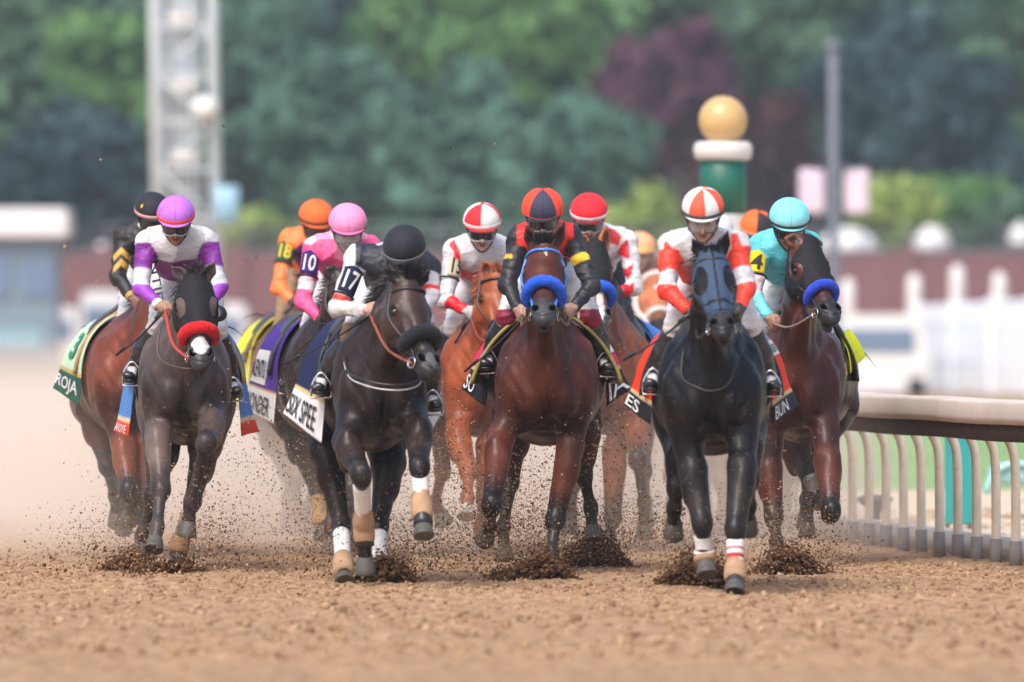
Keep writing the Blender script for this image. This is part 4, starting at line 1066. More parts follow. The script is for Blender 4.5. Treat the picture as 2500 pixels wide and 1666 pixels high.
# ---- right: dark bay in a black hood with a blue roll; rider in turquoise, number 4
if want('11'):
    D = 59.7
    h11 = horse('dark bay horse with open mouth, black hood and blue nose roll, rightmost of the pack', D, (1942, 0), 4.5, (1962, 612), (2018, 800), 30, ((1912, 580), (1999, 604)),
        [[(1878, 1150, .1), (1889, 1262, .0), (1896, 1325, -.1), (1894, 1364, -.14)], [(2020, 1120, -.1), (2029, 1250, -.30), (1996, 1228, -.02), (1984, 1176, .06)]],
        [[(1940, 1090, 1.3), (1968, 1150, 1.15), (1972, 1232, 1.0), (1971, 1312, .95)], [(1990, 1090, 1.5), (1975, 1150, 1.5), (1968, 1220, 1.6), (1966, 1280, 1.7)]],
        dict(body=srgb(84, 42, 33), dark=srgb(44, 23, 22), muzzle=(.05, .052, .058), rules={'ear': srgb(120, 66, 48)}), ws=.96, hws=1.0, mouth=-.05, muzdy=.34)
    hood(h11, (.016, .016, .020), q0=-.12, q1=.56, eye=(.046, .054), neck=.55, cups=(1,))
    shadow_roll(h11, srgb(36, 70, 200), r=.030, q=.60)
    bridle(h11, (.03, .024, .024), nose=False, brow=False, reinL=P(1886, 790, D), reincol=(.28, .22, .18), reinw=.007)
    V, F = tube(smooth_path([h11['H'].at(.975, a, .001) for a in (140, 160, 180, 200, 220)], 4), .007, 6); mesh('teeth', V, F, mat('teeth', (.55, .45, .36), rough=.4), h11['root'])
    TQ = srgb(90, 200, 215)
    def silk11(X, Y, arm, t, V):
        C = np.tile(TQ, (len(X), 1)).astype(float); C[(arm == 0) & (t > .62) & (t < 1.12)] = srgb(225, 205, 215); C[(arm == 0) & (t >= 1.12)] = srgb(110, 210, 225)
        return C
    j11 = jockey('jockey in a turquoise jacket and cap with a yellow number 4 on the arm', D, (1928, 527, 50), ((1856, 602), (1980, 596)), ((1840, 716), (1992, 710)), ((1884, 786), (1960, 790)),
        ((1868, 800), (2006, 800)), ((1850, 910), (2042, 884)), silk11, skin=(.30, .16, .11), capf=plain(srgb(130, 215, 225)), band=None, strap_on=None, peakc=srgb(130, 215, 225), brim=(.02, .02, .02), hyaw=4,
        armband=(0, '4', srgb(230, 200, 40), (.015, .015, .015), .16, 8, (52, .46)), boottop=(.08, (.06, .07, .09)), boots=(.045, .05, .06))
    # second goggles on the cap
    hp = j11['hp']; V = []; F = []; n = 20
    for i in range(n + 1):
        for q in range(4): V.append(hp(-52 + 104 * i / n, -2 + 18 * q / 3 * (1 - .25 * abs(i / n * 2 - 1) ** 3), .010))
    for i in range(n):
        for q in range(3): a = i * 4 + q; F.append((a, a + 4, a + 5, a + 1))
    mesh('spare_goggles', np.array(V), F, M_CLEAR, j11['he'], base=np.array(j11['root'].location))
    V, F = tube([hp(a, -3, .006) for a in range(-180, 180, 12)], .007, 6, closed=True); mesh('goggle_strap', V, F, M_LEATHER, j11['he'], col=np.tile((.015, .015, .018), (len(V), 1)), base=np.array(j11['root'].location))
    SD11 = saddle(h11, 'brown saddle with an orange brown stirrup guard under the turquoise jockey', pad=(.02, .018, .018), feet=(None, j11['ankles'][1] + A(0, -.08, -.06)), padh=.3)
    V, F = ball(j11['ankles'][1] + A(.0, -.15, -.05), (.060, .06, .065)); mesh('stirrup_guard', V, F, M_LEATHER, bpy.data.objects.get('saddle.002') if False else SD11, col=np.tile(srgb(196, 122, 44), (len(V), 1)))
    saddlecloth(h11, 'yellow saddlecloth with a white patch under the turquoise jockey', srgb(215, 225, 30), srgb(215, 225, 30), bandh=.2, flare=(.0, .04), zb=1.16, y=(.62, 1.1),
        patch_r=[((.42, .44, .98, .72), (.72, .72, .74), None)], sides=(-1, 1))
    mane(h11, 300, .12, sgn=-1)

# ---- black horse with black nose roll; rider in black and white, number 17
if want('5'):
    D = 55.0
    h5 = horse('dark brown horse with a black nose roll and white front leg wraps, head turned right', D, (938, 0), -6.5, (986, 706), (1036, 926), 36, ((933, 652), (1052, 657)),
        [[(846, 1080, -.1), (882, 1160, -.42), (888, 1285, -.16), (892, 1392, -.08)], [(1020, 1050, -.1), (1024, 1140, -.36), (1030, 1240, -.44), (1035, 1312, -.52)]],
        [[(800, 1100, 1.1), (832, 1280, .95), (838, 1385, .35), (843, 1430, .22)], [(948, 1130, 1.2), (926, 1285, 1.0), (922, 1370, .8), (924, 1425, .72)]],
        dict(body=(.026, .014, .012), dark=(.008, .006, .008), muzzle=(.05, .05, .056), marks=[(.90, 0, .03, .05, (.11, .11, .12)), (.98, 150, .035, .03, (.25, .25, .26))], rules={'head': lambda t, V: np.array((.05, .027, .024)) + .012 * wav(V, 12)[:, None] * np.array((1, .5, .4))}), ws=.84, hws=1.02, muzdy=.28)
    forelock(h5, 700, .085, up=.9, col=(.022, .022, .030), q=-.02)
    mane(h5, 700, .12, sgn=-1, lift=.7)
    shadow_roll(h5, (.008, .009, .016), r=.038, q=.60)
    bridle(h5, (.02, .018, .018), nose=False, reinL=P(905, 772, D), reincol=(.30, .08, .04), reinw=.009)
    for i, t0 in ((0, .20), (1, .10)): leg_wrap(h5, i, t0, .9, dirtline=.48, boot=(.022, .024, .028))
    leg_wrap(h5, 2, .25, .95, dirtline=.55); leg_wrap(h5, 3, .25, .95, dirtline=.95)
    for k, (dz, rr) in enumerate(((0, .0075), (.028, .005))):
        pts = [P(835, 850, D + .2), P(850, 905, D), P(880, 925, D - .14), P(930, 938 , D - .2), P(985, 940, D - .2), P(1025, 925, D - .1), P(1040, 880, D + .1)]
        V, F = tube(smooth_path([p - A(0, 0, dz) for p in pts], 6), rr, 6); mesh('breastplate', V, F, M_LEATHER, h5['root'], col=np.tile(((.02, .02, .02), (.5, .5, .52))[k], (len(V), 1)))
    def silk5(X, Y, arm, t, V):
        C = np.tile((.018, .020, .036), (len(X), 1)).astype(float)
        C[(arm == 0)] = SW; C[(arm == 0) & (t > .80) & (t < .92)] = RED; C[(arm == 0) & (t < .22) & (X > 868)] = (.018, .020, .036)
        C[(arm == 1)] = SW; C[(arm == 1) & (t < .35)] = (.018, .020, .036); C[(arm == 1) & (t > .80) & (t < .95)] = RED
        C[(arm < 0) & (Y > 700)] = SW
        C[in_poly(X, Y, [(905, 585), (930, 578), (936, 590), (910, 595)])] = srgb(235, 60, 60)
        return C
    j5 = jockey('jockey in black and white with the dark blue number 17 band, head bent low', D, (985, 598, 52), ((872, 628), (1044, 650)), ((826, 752), (1050, 720)), ((906, 760), (1010, 790)),
        ((862, 812), (1040, 830)), ((785, 930), (1056, 972)), silk5, skin=(.45, .27, .2), capf=plain((.014, .016, .026)), pitch=34, hroll=6, hyaw=-12, strap_on=(-16, (.20, .21, .23)), gogg='dark',
        armband=(0, '17', (.016, .022, .06), (.72, .72, .7), .24, -16, (56, .50)), pantsf=lambda X, Y, V, C: np.where((Y > 788)[:, None], np.array(srgb(150, 118, 78)), C), h=.0064)
    saddle(h5, 'black saddle under the jockey wearing number 17', pad=(.016, .017, .022), feet=(j5['ankles'][0] + A(0, -.08, -.06), j5['ankles'][1] + A(0, -.08, -.06)), padh=.35)
    saddlecloth(h5, 'navy saddlecloth with a white band reading SIX SPEE under jockey 17', (.014, .020, .075), (.72, .72, .74), bandh=.26, flare=(.03, .16), gold=(.62, .5, .25), name_l='SIX SPEE', name_r=None, sizes=(.84, .5), zb=.80, y=(.55, 1.3), lift=.16)
    whip('black riding whip slanting down across the leg of jockey 17', (905, 768), (694, 890), D + .1, D + .4)
# ---- left: grey brown horse in a black hood with a red roll; rider in purple and white
PUR = srgb(150, 60, 185)
if want('2'):
    D = 58.1
    h2 = horse('grey brown horse with black hood, red nose roll and white patch on its muzzle', D, (450, 0), -1.5, (474, 692), (493, 906), 8, ((413, 645), (526, 635)),
        [[(387, 1062, .0), (393, 1194, -.22), (384, 1286, -.36), (375, 1345, -.44)], [(518, 1036, -.1), (503, 1082, -.38), (466, 1228, -.22), (456, 1304, -.18)]],
        [[(395, 1110, 1.2), (372, 1210, 1.1), (352, 1300, 1.15), (345, 1350, 1.2)], [(500, 1090, 1.2), (470, 1225, .95), (438, 1330, .75), (430, 1392, .68)]],
        dict(body=srgb(100, 85, 80), dark=srgb(54, 46, 45), points=srgb(62, 54, 54), muzzle=(.06, .06, .066), marks=[(.79, 0, .050, .055, (.62, .62, .64))], rules={'ear': srgb(92, 78, 74)}), ws=.90, hws=1.02, headL=.62, muzdy=.22)
    hood(h2, (.018, .018, .022), q0=-.10, q1=.60, eye=(.044, .062), eyea=54, neck=.3, cups=(1,))
    shadow_roll(h2, srgb(205, 14, 24), r=.036, q=.60)
    forelock(h2, 160, .07, up=1.0, col=(.05, .045, .05), q=-.03); mane(h2, 300, .12, sgn=-1)
    bridle(h2, (.03, .022, .022), nose=False, brow=False, reinL=P(404, 762, D), reincol=srgb(190, 62, 50), reinw=.010)
    V, F = tube(smooth_path([P(392, 800, D), P(384, 850, D - .05), P(400, 885, D - .12), P(450, 900, D - .2), P(480, 898, D - .2)], 6), .006, 6); mesh('martingale', V, F, M_LEATHER, h2['root'], col=np.tile((.10, .06, .05), (len(V), 1)))
    for i, dl in ((3, .0),): leg_wrap(h2, i, .35, .9, col=srgb(176, 140, 105), low=srgb(150, 112, 80), dirtline=.3)
    def silk2(X, Y, arm, t, V):
        C = np.tile(SW, (len(X), 1)).astype(float)
        for i in (0, 1):
            C[(arm == i) & (t > .12) & (t < .62)] = srgb(124, 38, 150); C[(arm == i) & (t >= 1.0)] = PUR
        C[(arm < 0) & (Y > 632 + 8 * np.cos((X - 430) / 28.0))] = srgb(120, 40, 130)
        return C
    j2 = jockey('jockey in white and purple jacket with purple cap and orange trim', D, (429, 519, 46), ((358, 590), (506, 588)), ((344, 702), (534, 700)), ((398, 756), (503, 762)),
        ((388, 792), (528, 800)), ((324, 902), (570, 940)), silk2, skin=(.33, .18, .12), capf=plain(srgb(186, 112, 215)), band=srgb(240, 84, 60), peakc=srgb(190, 120, 220), pitch=26, gcol=(.35, .35, .36), cuffs=(.7, .7, .72))
    for kk, ww in enumerate(('NTIEN',)):
        def fn(x, y, a=P(366, 640, D + .42), b=P(384, 772, D + .16)):
            d = b - a; return a + d * x + A(.050 * (y), -.06, .012 * y)
        words_on(ww, fn, (0, 0, 1, 1), 'lettering', M_ink((.02, .02, .02)), j2['root'], .01)
    saddle(h2, 'saddle with a tan pad under the jockey in purple and white', pad=srgb(178, 150, 98), feet=(j2['ankles'][0] + A(0, -.08, -.06), j2['ankles'][1] + A(0, -.08, -.06)), padh=.30, padflare=.05)
    saddlecloth(h2, 'light blue saddlecloth with an orange border under the purple jockey', srgb(84, 136, 205), srgb(225, 70, 40), bandh=.09, flare=(.05, .12), zb=.80, y=(.55, 1.15), name_l='ANOYE', txt=(.75, .75, .76), gold=srgb(220, 200, 160), lift=.02, wob=.02, sizes=(.95, .5))
    whip('black riding whip with yellow mark held by the purple and white jockey', (400, 760), (284, 868), D + .1, D + .4)

# ---- far left: bay, green and white cloth; rider in black with gold chevrons
if want('1'):
    D = 61.4
    h1 = horse('bay horse behind the red nosed one, its head hidden, leftmost of the pack', D, (338, 0), -6, (405, 690), (418, 850), 10, ((380, 660), (430, 655)),
        [[(303, 1090, .0), (314, 1200, -.2), (322, 1235, .05), (318, 1262, .16)], [(350, 1090, .1), (353, 1230, .0), (346, 1310, -.05), (341, 1362, -.08)]],
        [[(222, 1000, 1.1), (262, 1140, .9), (280, 1210, 1.1), (285, 1275, 1.2)], [(300, 1080, 1.4), (290, 1180, 1.3), (300, 1240, 1.4), (302, 1290, 1.5)]],
        dict(body=srgb(112, 56, 38), dark=srgb(60, 30, 25)), ws=1.0, h=.0105, hws=.95)
    mane(h1, 260, .12)
    def silk1(X, Y, arm, t, V):
        C = np.tile((.014, .014, .018), (len(X), 1)).astype(float)
        G = srgb(196, 156, 70)
        for dy in (0, 27):
            C[in_poly(X, Y, [(277, 622 + dy), (296, 604 + dy), (319, 624 + dy), (318, 642 + dy), (296, 620 + dy), (276, 640 + dy)])] = G
        return C
    j1 = jockey('jockey in black with two gold chevrons on the sleeve and a black cap', D, (373, 508, 44), ((303, 575), (424, 580)), ((288, 676), (440, 690)), ((330, 738), (404, 745)),
        ((312, 768), (420, 790)), ((262, 850), (440, 890)), silk1, skin=(.20, .11, .08), capf=plain((.018, .020, .032)), band=srgb(225, 170, 170), peakc=(.02, .02, .03), pants=(.62, .63, .66), hyaw=6, cuffs=(.5, .3, .1), h=.0072)
    hp = j1['hp']; V = [hp(-52, 30, .004), hp(-46, 37, .004), hp(-42, 29, .004), hp(-48, 21, .004)]; mesh('cap_diamond', np.array(V), [(0, 3, 2, 1)], M_ink(srgb(225, 200, 40)), j1['he'], base=np.array(j1['root'].location))
    saddle(h1, 'saddle with tan edge under the jockey in black and gold', pad=srgb(170, 130, 85), feet=(j1['ankles'][0] + A(0, -.08, -.06), None), padh=.25)
    saddlecloth(h1, 'white and pale green saddlecloth with a green band reading ROJA, under the black jockey', srgb(190, 218, 190), srgb(24, 84, 66), bandh=.24, flare=(.02, .12), gold=srgb(190, 170, 110), name_l='ROJA', txt=(.75, .75, .75), sizes=(.97, .5), zb=.96, y=(.55, 1.2), lift=.10, numeral=('3', srgb(40, 130, 100)))
    whip('black riding whip pointing down left from the black and gold jockey', (334, 770), (222, 893), D + .1, D + .5)

# ---- number 10, pink
PINK = srgb(240, 84, 150)
if want('4'):
    D = 61.4
    h4 = horse('dark brown horse carrying the pink jockey, half hidden behind number 17', D, (822, 0), -8, (832, 690), (868, 872), 22, ((790, 652), (856, 648)),
        [[(800, 1090, .1), (812, 1200, -.1), (808, 1280, -.2), (806, 1350, -.2)], [(860, 1080, .1), (858, 1200, .0), (852, 1290, .2), (852, 1335, .3)]],
        [[(712, 1040, 1.2), (776, 1200, .9), (785, 1262, .75), (788, 1318, .7)], [(770, 1080, 1.5), (800, 1190, 1.5), (806, 1260, 1.6), (808, 1300, 1.7)]],
        dict(body=(.040, .024, .020), dark=(.016, .012, .012)), ws=.95, h=.0105, hws=.95, muzdy=.3)
    bridle(h4, (.02, .02, .02), reinL=P(790, 792, D)); mane(h4, 260, .12, sgn=-1, lift=.6)
    leg_wrap(h4, 2, .15, .95, col=srgb(190, 150, 105), low=srgb(190, 150, 105))
    def silk4(X, Y, arm, t, V):
        C = np.tile(srgb(240, 90, 150), (len(X), 1)).astype(float)
        C[(arm == 0) & (t > .62) & (t < .80)] = (.7, .66, .68)
        C[in_poly(X, Y, [(735, 676), (766, 676), (748, 710)])] = (.7, .66, .68)
        C[in_poly(X, Y, [(730, 590), (775, 560), (790, 570), (760, 600)])] = (.66, .62, .66)
        C[(arm < 0) & (Y < 585)] = srgb(245, 150, 190); C[(arm < 0) & (Y > 668)] = SW
        return C
    j4 = jockey('jockey in pink with the purple number 10 band and a clear face shield', D, (849, 538, 47), ((765, 606), (905, 604)), ((741, 738), (914, 740)), ((790, 786), (868, 800)),
        ((758, 800), (900, 820)), ((704, 924), (890, 930)), silk4, skin=(.36, .24, .18), capf=plain(srgb(246, 150, 196)), brim=srgb(70, 20, 50), peakc=srgb(240, 120, 180), hyaw=4, gogg='clear', visor=.16,
        armband=(0, '10', srgb(58, 34, 120), (.74, .72, .66), .10, 4, (54, .42)), cuffs=(.7, .68, .7), h=.0072)
    saddle(h4, 'saddle with a dark pad under the jockey in pink', pad=(.02, .02, .022), feet=(j4['ankles'][0] + A(0, -.08, -.06), None), padh=.25)
    saddlecloth(h4, 'purple saddlecloth with a white band reading WONDER, under the pink jockey', srgb(78, 50, 150), (.72, .72, .74), bandh=.22, flare=(.03, .15), gold=srgb(200, 160, 80), name_l='WONDER', sizes=(.88, .5), patch_l=[((.04, .27, .62, .52), (.70, .70, .73), ('KENTU',))], zb=.84, y=(.55, 1.15), lift=.10)
    V = 0

# ---- number 18, orange, dusty, behind
if want('3'):
    D = 67.8
    h3 = horse('dusty brown horse at the back left, mostly hidden behind number 10', D, (742, 0), -7, (770, 700), (790, 850), 20, ((748, 668), (790, 664)),
        [[(760, 1060, .1), (764, 1160, .0), (758, 1230, .1), (752, 1290, .2)], [(720, 1060, .1), (722, 1170, .0), (728, 1250, .1), (732, 1310, .1)]],
        [[(650, 1030, 1.1), (700, 1160, .8), (718, 1235, .6), (728, 1300, .5)], [(690, 1050, 1.4), (710, 1150, 1.4), (700, 1220, 1.5), (704, 1270, 1.6)]],
        dict(body=srgb(120, 84, 62), dark=srgb(84, 60, 48), points=srgb(100, 78, 62)), ws=1.0, h=.012, hws=.95)
    def silk3(X, Y, arm, t, V):
        C = np.tile(srgb(250, 130, 66), (len(X), 1)).astype(float)
        C[in_poly(X, Y, [(705, 622), (740, 590), (748, 660), (730, 650)])] = srgb(70, 40, 110)
        C[(arm == 0) & (t > .62) & (t < .98) & (X > 700)] = (.62, .60, .60)
        return C
    j3 = jockey('jockey in orange with the green number 18 band, behind the pink jockey', D, (773, 525, 43), ((706, 585), (812, 588)), ((681, 700), (826, 700)), ((718, 742), (790, 760)),
        ((690, 800), (800, 800)), ((655, 890), (800, 900)), silk3, skin=(.20, .13, .10), capf=plain(srgb(245, 108, 50)), band=(.07, .05, .05), button=srgb(235, 100, 50), peakc=srgb(230, 100, 50), pants=srgb(150, 122, 92), boots=(.12, .09, .07),
        glove=(.05, .045, .04), armband=(0, '18', srgb(24, 90, 66), srgb(235, 200, 50), .08, 6, (58, .42)), hyaw=10, h=.0078)
    saddle(h3, 'saddle under the jockey in orange', pad=srgb(110, 90, 70), padh=.2)
    saddlecloth(h3, 'yellow saddlecloth corner showing under the jockey in orange', srgb(225, 225, 60), srgb(225, 225, 60), bandh=.1, flare=(.02, .08), zb=.86, y=(.6, 1.2))
    whip('muddy brown riding whip pointing far down left from the orange jockey', (718, 742), (574, 884), D - .05, D - .3, col=srgb(110, 88, 66), tipw=.016)

# ---- number 15, chestnut; white and red
if want('6'):
    D = 61.9
    CH = dict(body=srgb(156, 80, 46), dark=srgb(92, 46, 30), points=srgb(140, 76, 48), muzzle=srgb(120, 84, 70), mane=srgb(150, 84, 56), marks=[(.20, 10, .022, .06, (.6, .55, .5))], rules={'ear': srgb(168, 92, 54)})
    h6 = horse('chestnut horse with a small white star, between number 17 and the centre horse', D, (1192, 0), -3, (1206, 684), (1236, 872), 24, ((1178, 634), (1240, 640)),
        [[(1118, 1062, -.05), (1143, 1150, -.3), (1141, 1215, -.42), (1139, 1265, -.50)], [(1192, 1090, .1), (1184, 1215, .1), (1172, 1285, .2), (1170, 1340, .2)]],
        [[(1078, 1010, 1.2), (1080, 1150, 1.0), (1062, 1228, 1.2), (1086, 1275, 1.25)], [(1205, 1080, 1.4), (1200, 1180, 1.4), (1190, 1250, 1.5), (1190, 1300, 1.6)]],
        CH, ws=.98, h=.0100, hoofcol=(.36, .33, .29), muzdy=.32)
    bridle(h6, (.04, .025, .02), reinL=P(1150, 775, D), reincol=srgb(150, 60, 48)); mane(h6, 420, .14, sgn=-1, col=srgb(160, 92, 62), lift=.5); forelock(h6, 160, .06, up=.6, col=srgb(165, 100, 70))
    def silk6(X, Y, arm, t, V):
        C = np.tile(SW, (len(X), 1)).astype(float); R = np.array(srgb(225, 30, 42))
        C[in_poly(X, Y, [(1096, 598), (1108, 585), (1124, 615), (1126, 658), (1172, 667), (1168, 680), (1150, 682), (1164, 698), (1120, 676), (1112, 652), (1108, 616)])] = R
        C[(arm == 0) & (t > 1.15)] = R
        return C
    j6 = jockey('jockey in white with a red stripe and number 15, quartered red and white cap', D, (1177, 535, 46), ((1108, 612), (1240, 610)), ((1088, 732), (1256, 720)), ((1148, 766), (1230, 780)),
        ((1110, 800), (1236, 810)), ((1070, 880), (1240, 900)), silk6, skin=(.52, .33, .27), capf=lambda az, e: (srgb(232, 42, 52) if (-72 < az < -4) or (68 < az < 110) or (140 < az) else (.70, .70, .73)), band=(.70, .70, .73), brim=srgb(225, 35, 45), button=srgb(225, 40, 50),
        peakc=srgb(215, 35, 45), pitch=20, gcol=(.42, .42, .43), glove=(.45, .46, .49), hyaw=2, armband=(0, '15', srgb(205, 196, 172), (.02, .02, .02), .12, -34, (50, .44)), boottop=(.10, (.03, .035, .045)), boots=srgb(122, 58, 36), h=.0068)
    saddle(h6, 'saddle with an olive pad under jockey number 15', pad=srgb(176, 160, 92), feet=(j6['ankles'][0] + A(0, -.08, -.06), None), padh=.4, padflare=.08)
    saddlecloth(h6, 'muddy grey saddlecloth under jockey number 15', srgb(150, 138, 118), srgb(140, 128, 108), bandh=.1, flare=(.03, .16), zb=.84, y=(.55, 1.2))
    whip('black riding whip slanting down left from jockey number 15', (1142, 785), (1066, 895), D + .05, D + .3)

# ---- behind the centre: chestnut in a black hood with a blue roll; rider in white with red diamonds
if want('8'):
    D = 63.3
    h8 = horse('copper bay horse with black hood, blue nose roll and white blaze, behind the centre horse', D, (1486, 0), 1, (1446, 618), (1458, 806), 20, ((1408, 566), (1480, 546)),
        [[(1500, 1100, .1), (1496, 1262, .0), (1486, 1318, -.1), (1480, 1352, -.14)], [(1552, 1040, .0), (1556, 1122, -.3), (1572, 1226, -.1), (1573, 1300, .05)]],
        [[(1420, 1060, 1.3), (1400, 1180, 1.2), (1394, 1250, 1.3), (1394, 1302, 1.3)], [(1560, 1040, 1.4), (1572, 1150, 1.3), (1576, 1230, 1.5), (1578, 1270, 1.6)]],
        dict(body=srgb(136, 74, 46), dark=srgb(84, 46, 34), points=srgb(52, 38, 34), muzzle=(.13, .13, .13), marks=[(.72, -6, .024, .16, (.62, .56, .54))], rules={'ear': srgb(176, 104, 66)}), ws=.98, h=.0100, muzdy=.36)
    hood(h8, (.018, .018, .022), q0=-.12, q1=.54, eye=(.044, .052), neck=.5, cups=(1,))
    shadow_roll(h8, srgb(34, 88, 215), r=.036, q=.58); bridle(h8, (.03, .03, .03), nose=False, brow=False)
    def silk8(X, Y, arm, t, V):
        C = np.tile((.66, .65, .69), (len(X), 1)).astype(float); R = np.array(srgb(205, 24, 48))
        for p in ([(1482, 556), (1500, 560), (1518, 578), (1510, 602), (1482, 590)], [(1508, 615), (1516, 598), (1532, 585), (1538, 608), (1536, 634), (1522, 628), (1508, 622)], [(1510, 652), (1530, 656), (1548, 642), (1542, 670), (1534, 682), (1522, 672)], [(1538, 694), (1548, 690), (1545, 712), (1538, 718)]):
            C[in_poly(X, Y, p)] = R
        C[(arm == 1) & (t > 1.45)] = R
        return C
    j8 = jockey('jockey in white with dark red diamonds and a plain red cap with white band', D, (1438, 512, 46), ((1380, 590), (1532, 588)), ((1376, 690), (1548, 700)), ((1410, 742), (1508, 716)),
        ((1398, 790), (1520, 764)), ((1380, 900), (1572, 872)), silk8, skin=(.40, .26, .2), capf=plain(srgb(226, 38, 52)), band=(.70, .70, .72), peakc=srgb(140, 24, 34), glove=(.05, .045, .04), pants=(.024, .026, .030), boots=(.06, .07, .075), cuffs=srgb(205, 40, 60), gcol=(.4, .4, .42), h=.0068)
    hp = j8['hp']; words_on("Jockeys' Guild", lambda x, y: hp(-26 + 52 * x, -7 + 6 * y, .0055), (0, 0, 1, 1), 'lettering', M_ink((.03, .03, .03)), j8['root'], .0)
    saddle(h8, 'saddle under the jockey in white with red diamonds', pad=(.03, .02, .02), feet=(None, j8['ankles'][1] + A(0, -.08, -.06)), padh=.2)
    saddlecloth(h8, 'sky blue saddlecloth under the jockey with red diamonds', srgb(84, 140, 225), srgb(84, 140, 225), bandh=.1, flare=(.02, .20), zb=1.14, y=(.6, 1.1), lift=.05)

# ---- two more riders half hidden behind the right hand pair
if want('13'):
    D = 66.5
    h13 = horse('brown horse hidden behind the blue hooded horse, only its legs showing', D, (1770, 0), 0, (1762, 690), (1768, 850), 0, ((1735, 650), (1790, 650)),
        [[(1752, 1060, .1), (1762, 1180, .0), (1764, 1260, .0), (1760, 1300, .0)], [(1650, 1060, .1), (1640, 1160, -.1), (1640, 1230, .1), (1640, 1270, .1)]],
        [[(1800, 1060, 1.2), (1810, 1160, 1.1), (1806, 1240, 1.2), (1806, 1290, 1.2)], [(1730, 1060, 1.2), (1724, 1160, 1.1), (1722, 1230, 1.2), (1722, 1280, 1.2)]],
        dict(body=srgb(112, 78, 58), dark=srgb(76, 54, 42), points=srgb(92, 72, 58)), ws=.85, h=.013, hws=.95, tail=False)
    j13 = jockey('jockey in plain white, almost hidden behind the jockey in white and red', D, (1750, 556, 42), ((1694, 608), (1806, 606)), ((1686, 690), (1816, 690)), ((1730, 750), (1786, 750)),
        ((1720, 790), (1796, 790)), ((1700, 880), (1810, 880)), lambda X, Y, a, t, V: np.tile(SW, (len(X), 1)).astype(float), capf=plain((.68, .68, .70)), h=.0085, skin=(.3, .2, .15))
if want('10'):
    D = 67.5
    h10 = horse('brown horse hidden between the blue hooded horse and number 4', D, (1886, 0), 3, (1872, 690), (1876, 850), 0, ((1846, 650), (1898, 650)),
        [[(1850, 1060, .1), (1846, 1180, .0), (1850, 1260, .0), (1850, 1310, .0)], [(1915, 1060, .1), (1925, 1160, -.1), (1918, 1230, .1), (1916, 1280, .1)]],
        [[(1840, 1060, 1.2), (1852, 1160, 1.1), (1848, 1240, 1.2), (1848, 1290, 1.2)], [(1950, 1060, 1.2), (1940, 1160, 1.1), (1934, 1230, 1.2), (1934, 1280, 1.2)]],
        dict(body=srgb(112, 78, 58), dark=srgb(76, 54, 42), points=srgb(92, 72, 58)), ws=.85, h=.013, hws=.95, tail=False)
    j10 = jockey('jockey in black with orange and black quartered cap, behind the turquoise jockey', D, (1849, 550, 42), ((1800, 610), (1906, 606)), ((1790, 700), (1916, 700)), ((1836, 756), (1886, 756)),
        ((1824, 790), (1900, 790)), ((1806, 880), (1916, 880)), lambda X, Y, a, t, V: np.tile((.016, .016, .02), (len(X), 1)).astype(float), capf=lambda az, e: srgb(245, 106, 44) if (az < -8) or (62 < az < 120) else (.03, .025, .035), band=srgb(240, 150, 110), h=.0085, skin=(.3, .2, .15), hyaw=6)
# ---- outrider's pony well behind
if want('12'):
    D = 76.0
    h12 = horse('chestnut pony with a wide white bridle, following far behind the pack', D, (1604, 0), 0, (1604, 700), (1612, 838), 0, ((1570, 668), (1636, 668)),
        [[(1575, 1020, .1), (1572, 1120, .0), (1572, 1190, .0), (1570, 1240, .0)], [(1640, 1020, .1), (1642, 1120, -.1), (1640, 1190, .1), (1640, 1230, .1)]],
        [[(1585, 1020, 1.2), (1588, 1110, 1.1), (1586, 1180, 1.2), (1586, 1230, 1.2)], [(1650, 1020, 1.2), (1652, 1110, 1.1), (1650, 1170, 1.2), (1650, 1220, 1.2)]],
        dict(body=srgb(178, 110, 76), dark=srgb(140, 84, 58), points=srgb(150, 110, 84), marks=[(.26, 0, .026, .03, (.75, .72, .7))]), ws=.85, h=.0125, hws=1.35, headL=.66, tail=False, group='horses following the pack')
    H = h12['H']; mb = MB()
    for pts in ([H.at(.04, a, .01) for a in range(-100, 101, 20)], [H.at(q, -84, .014) for q in (.05, .2, .4, .6, .8)], [H.at(q, 84, .014) for q in (.05, .2, .4, .6, .8)], [H.at(.66, a, .014) for a in range(-120, 121, 20)]):
        V, F = tube(smooth_path(pts, 5), .020, 8); mb.add(V, F, (.70, .68, .66))
    mb.build('bridle', M_CLOTH, h12['root'], col=True)
    j12 = jockey('outrider with peach helmet and blue shirt on the pony far behind', D, (1563, 598, 38), ((1530, 650), (1636, 646)), ((1524, 730), (1650, 720)), ((1570, 770), (1620, 770)),
        ((1560, 800), (1650, 800)), ((1546, 900), (1668, 900)), lambda X, Y, a, t, V: np.where((a[:, None] == 1), np.array(srgb(60, 100, 200)), np.array(srgb(160, 120, 110))), capf=plain(srgb(250, 170, 130)), band=srgb(190, 205, 120), skin=(.42, .28, .22), gogg=None, h=.0095, pitch=10, group='riders following the pack')
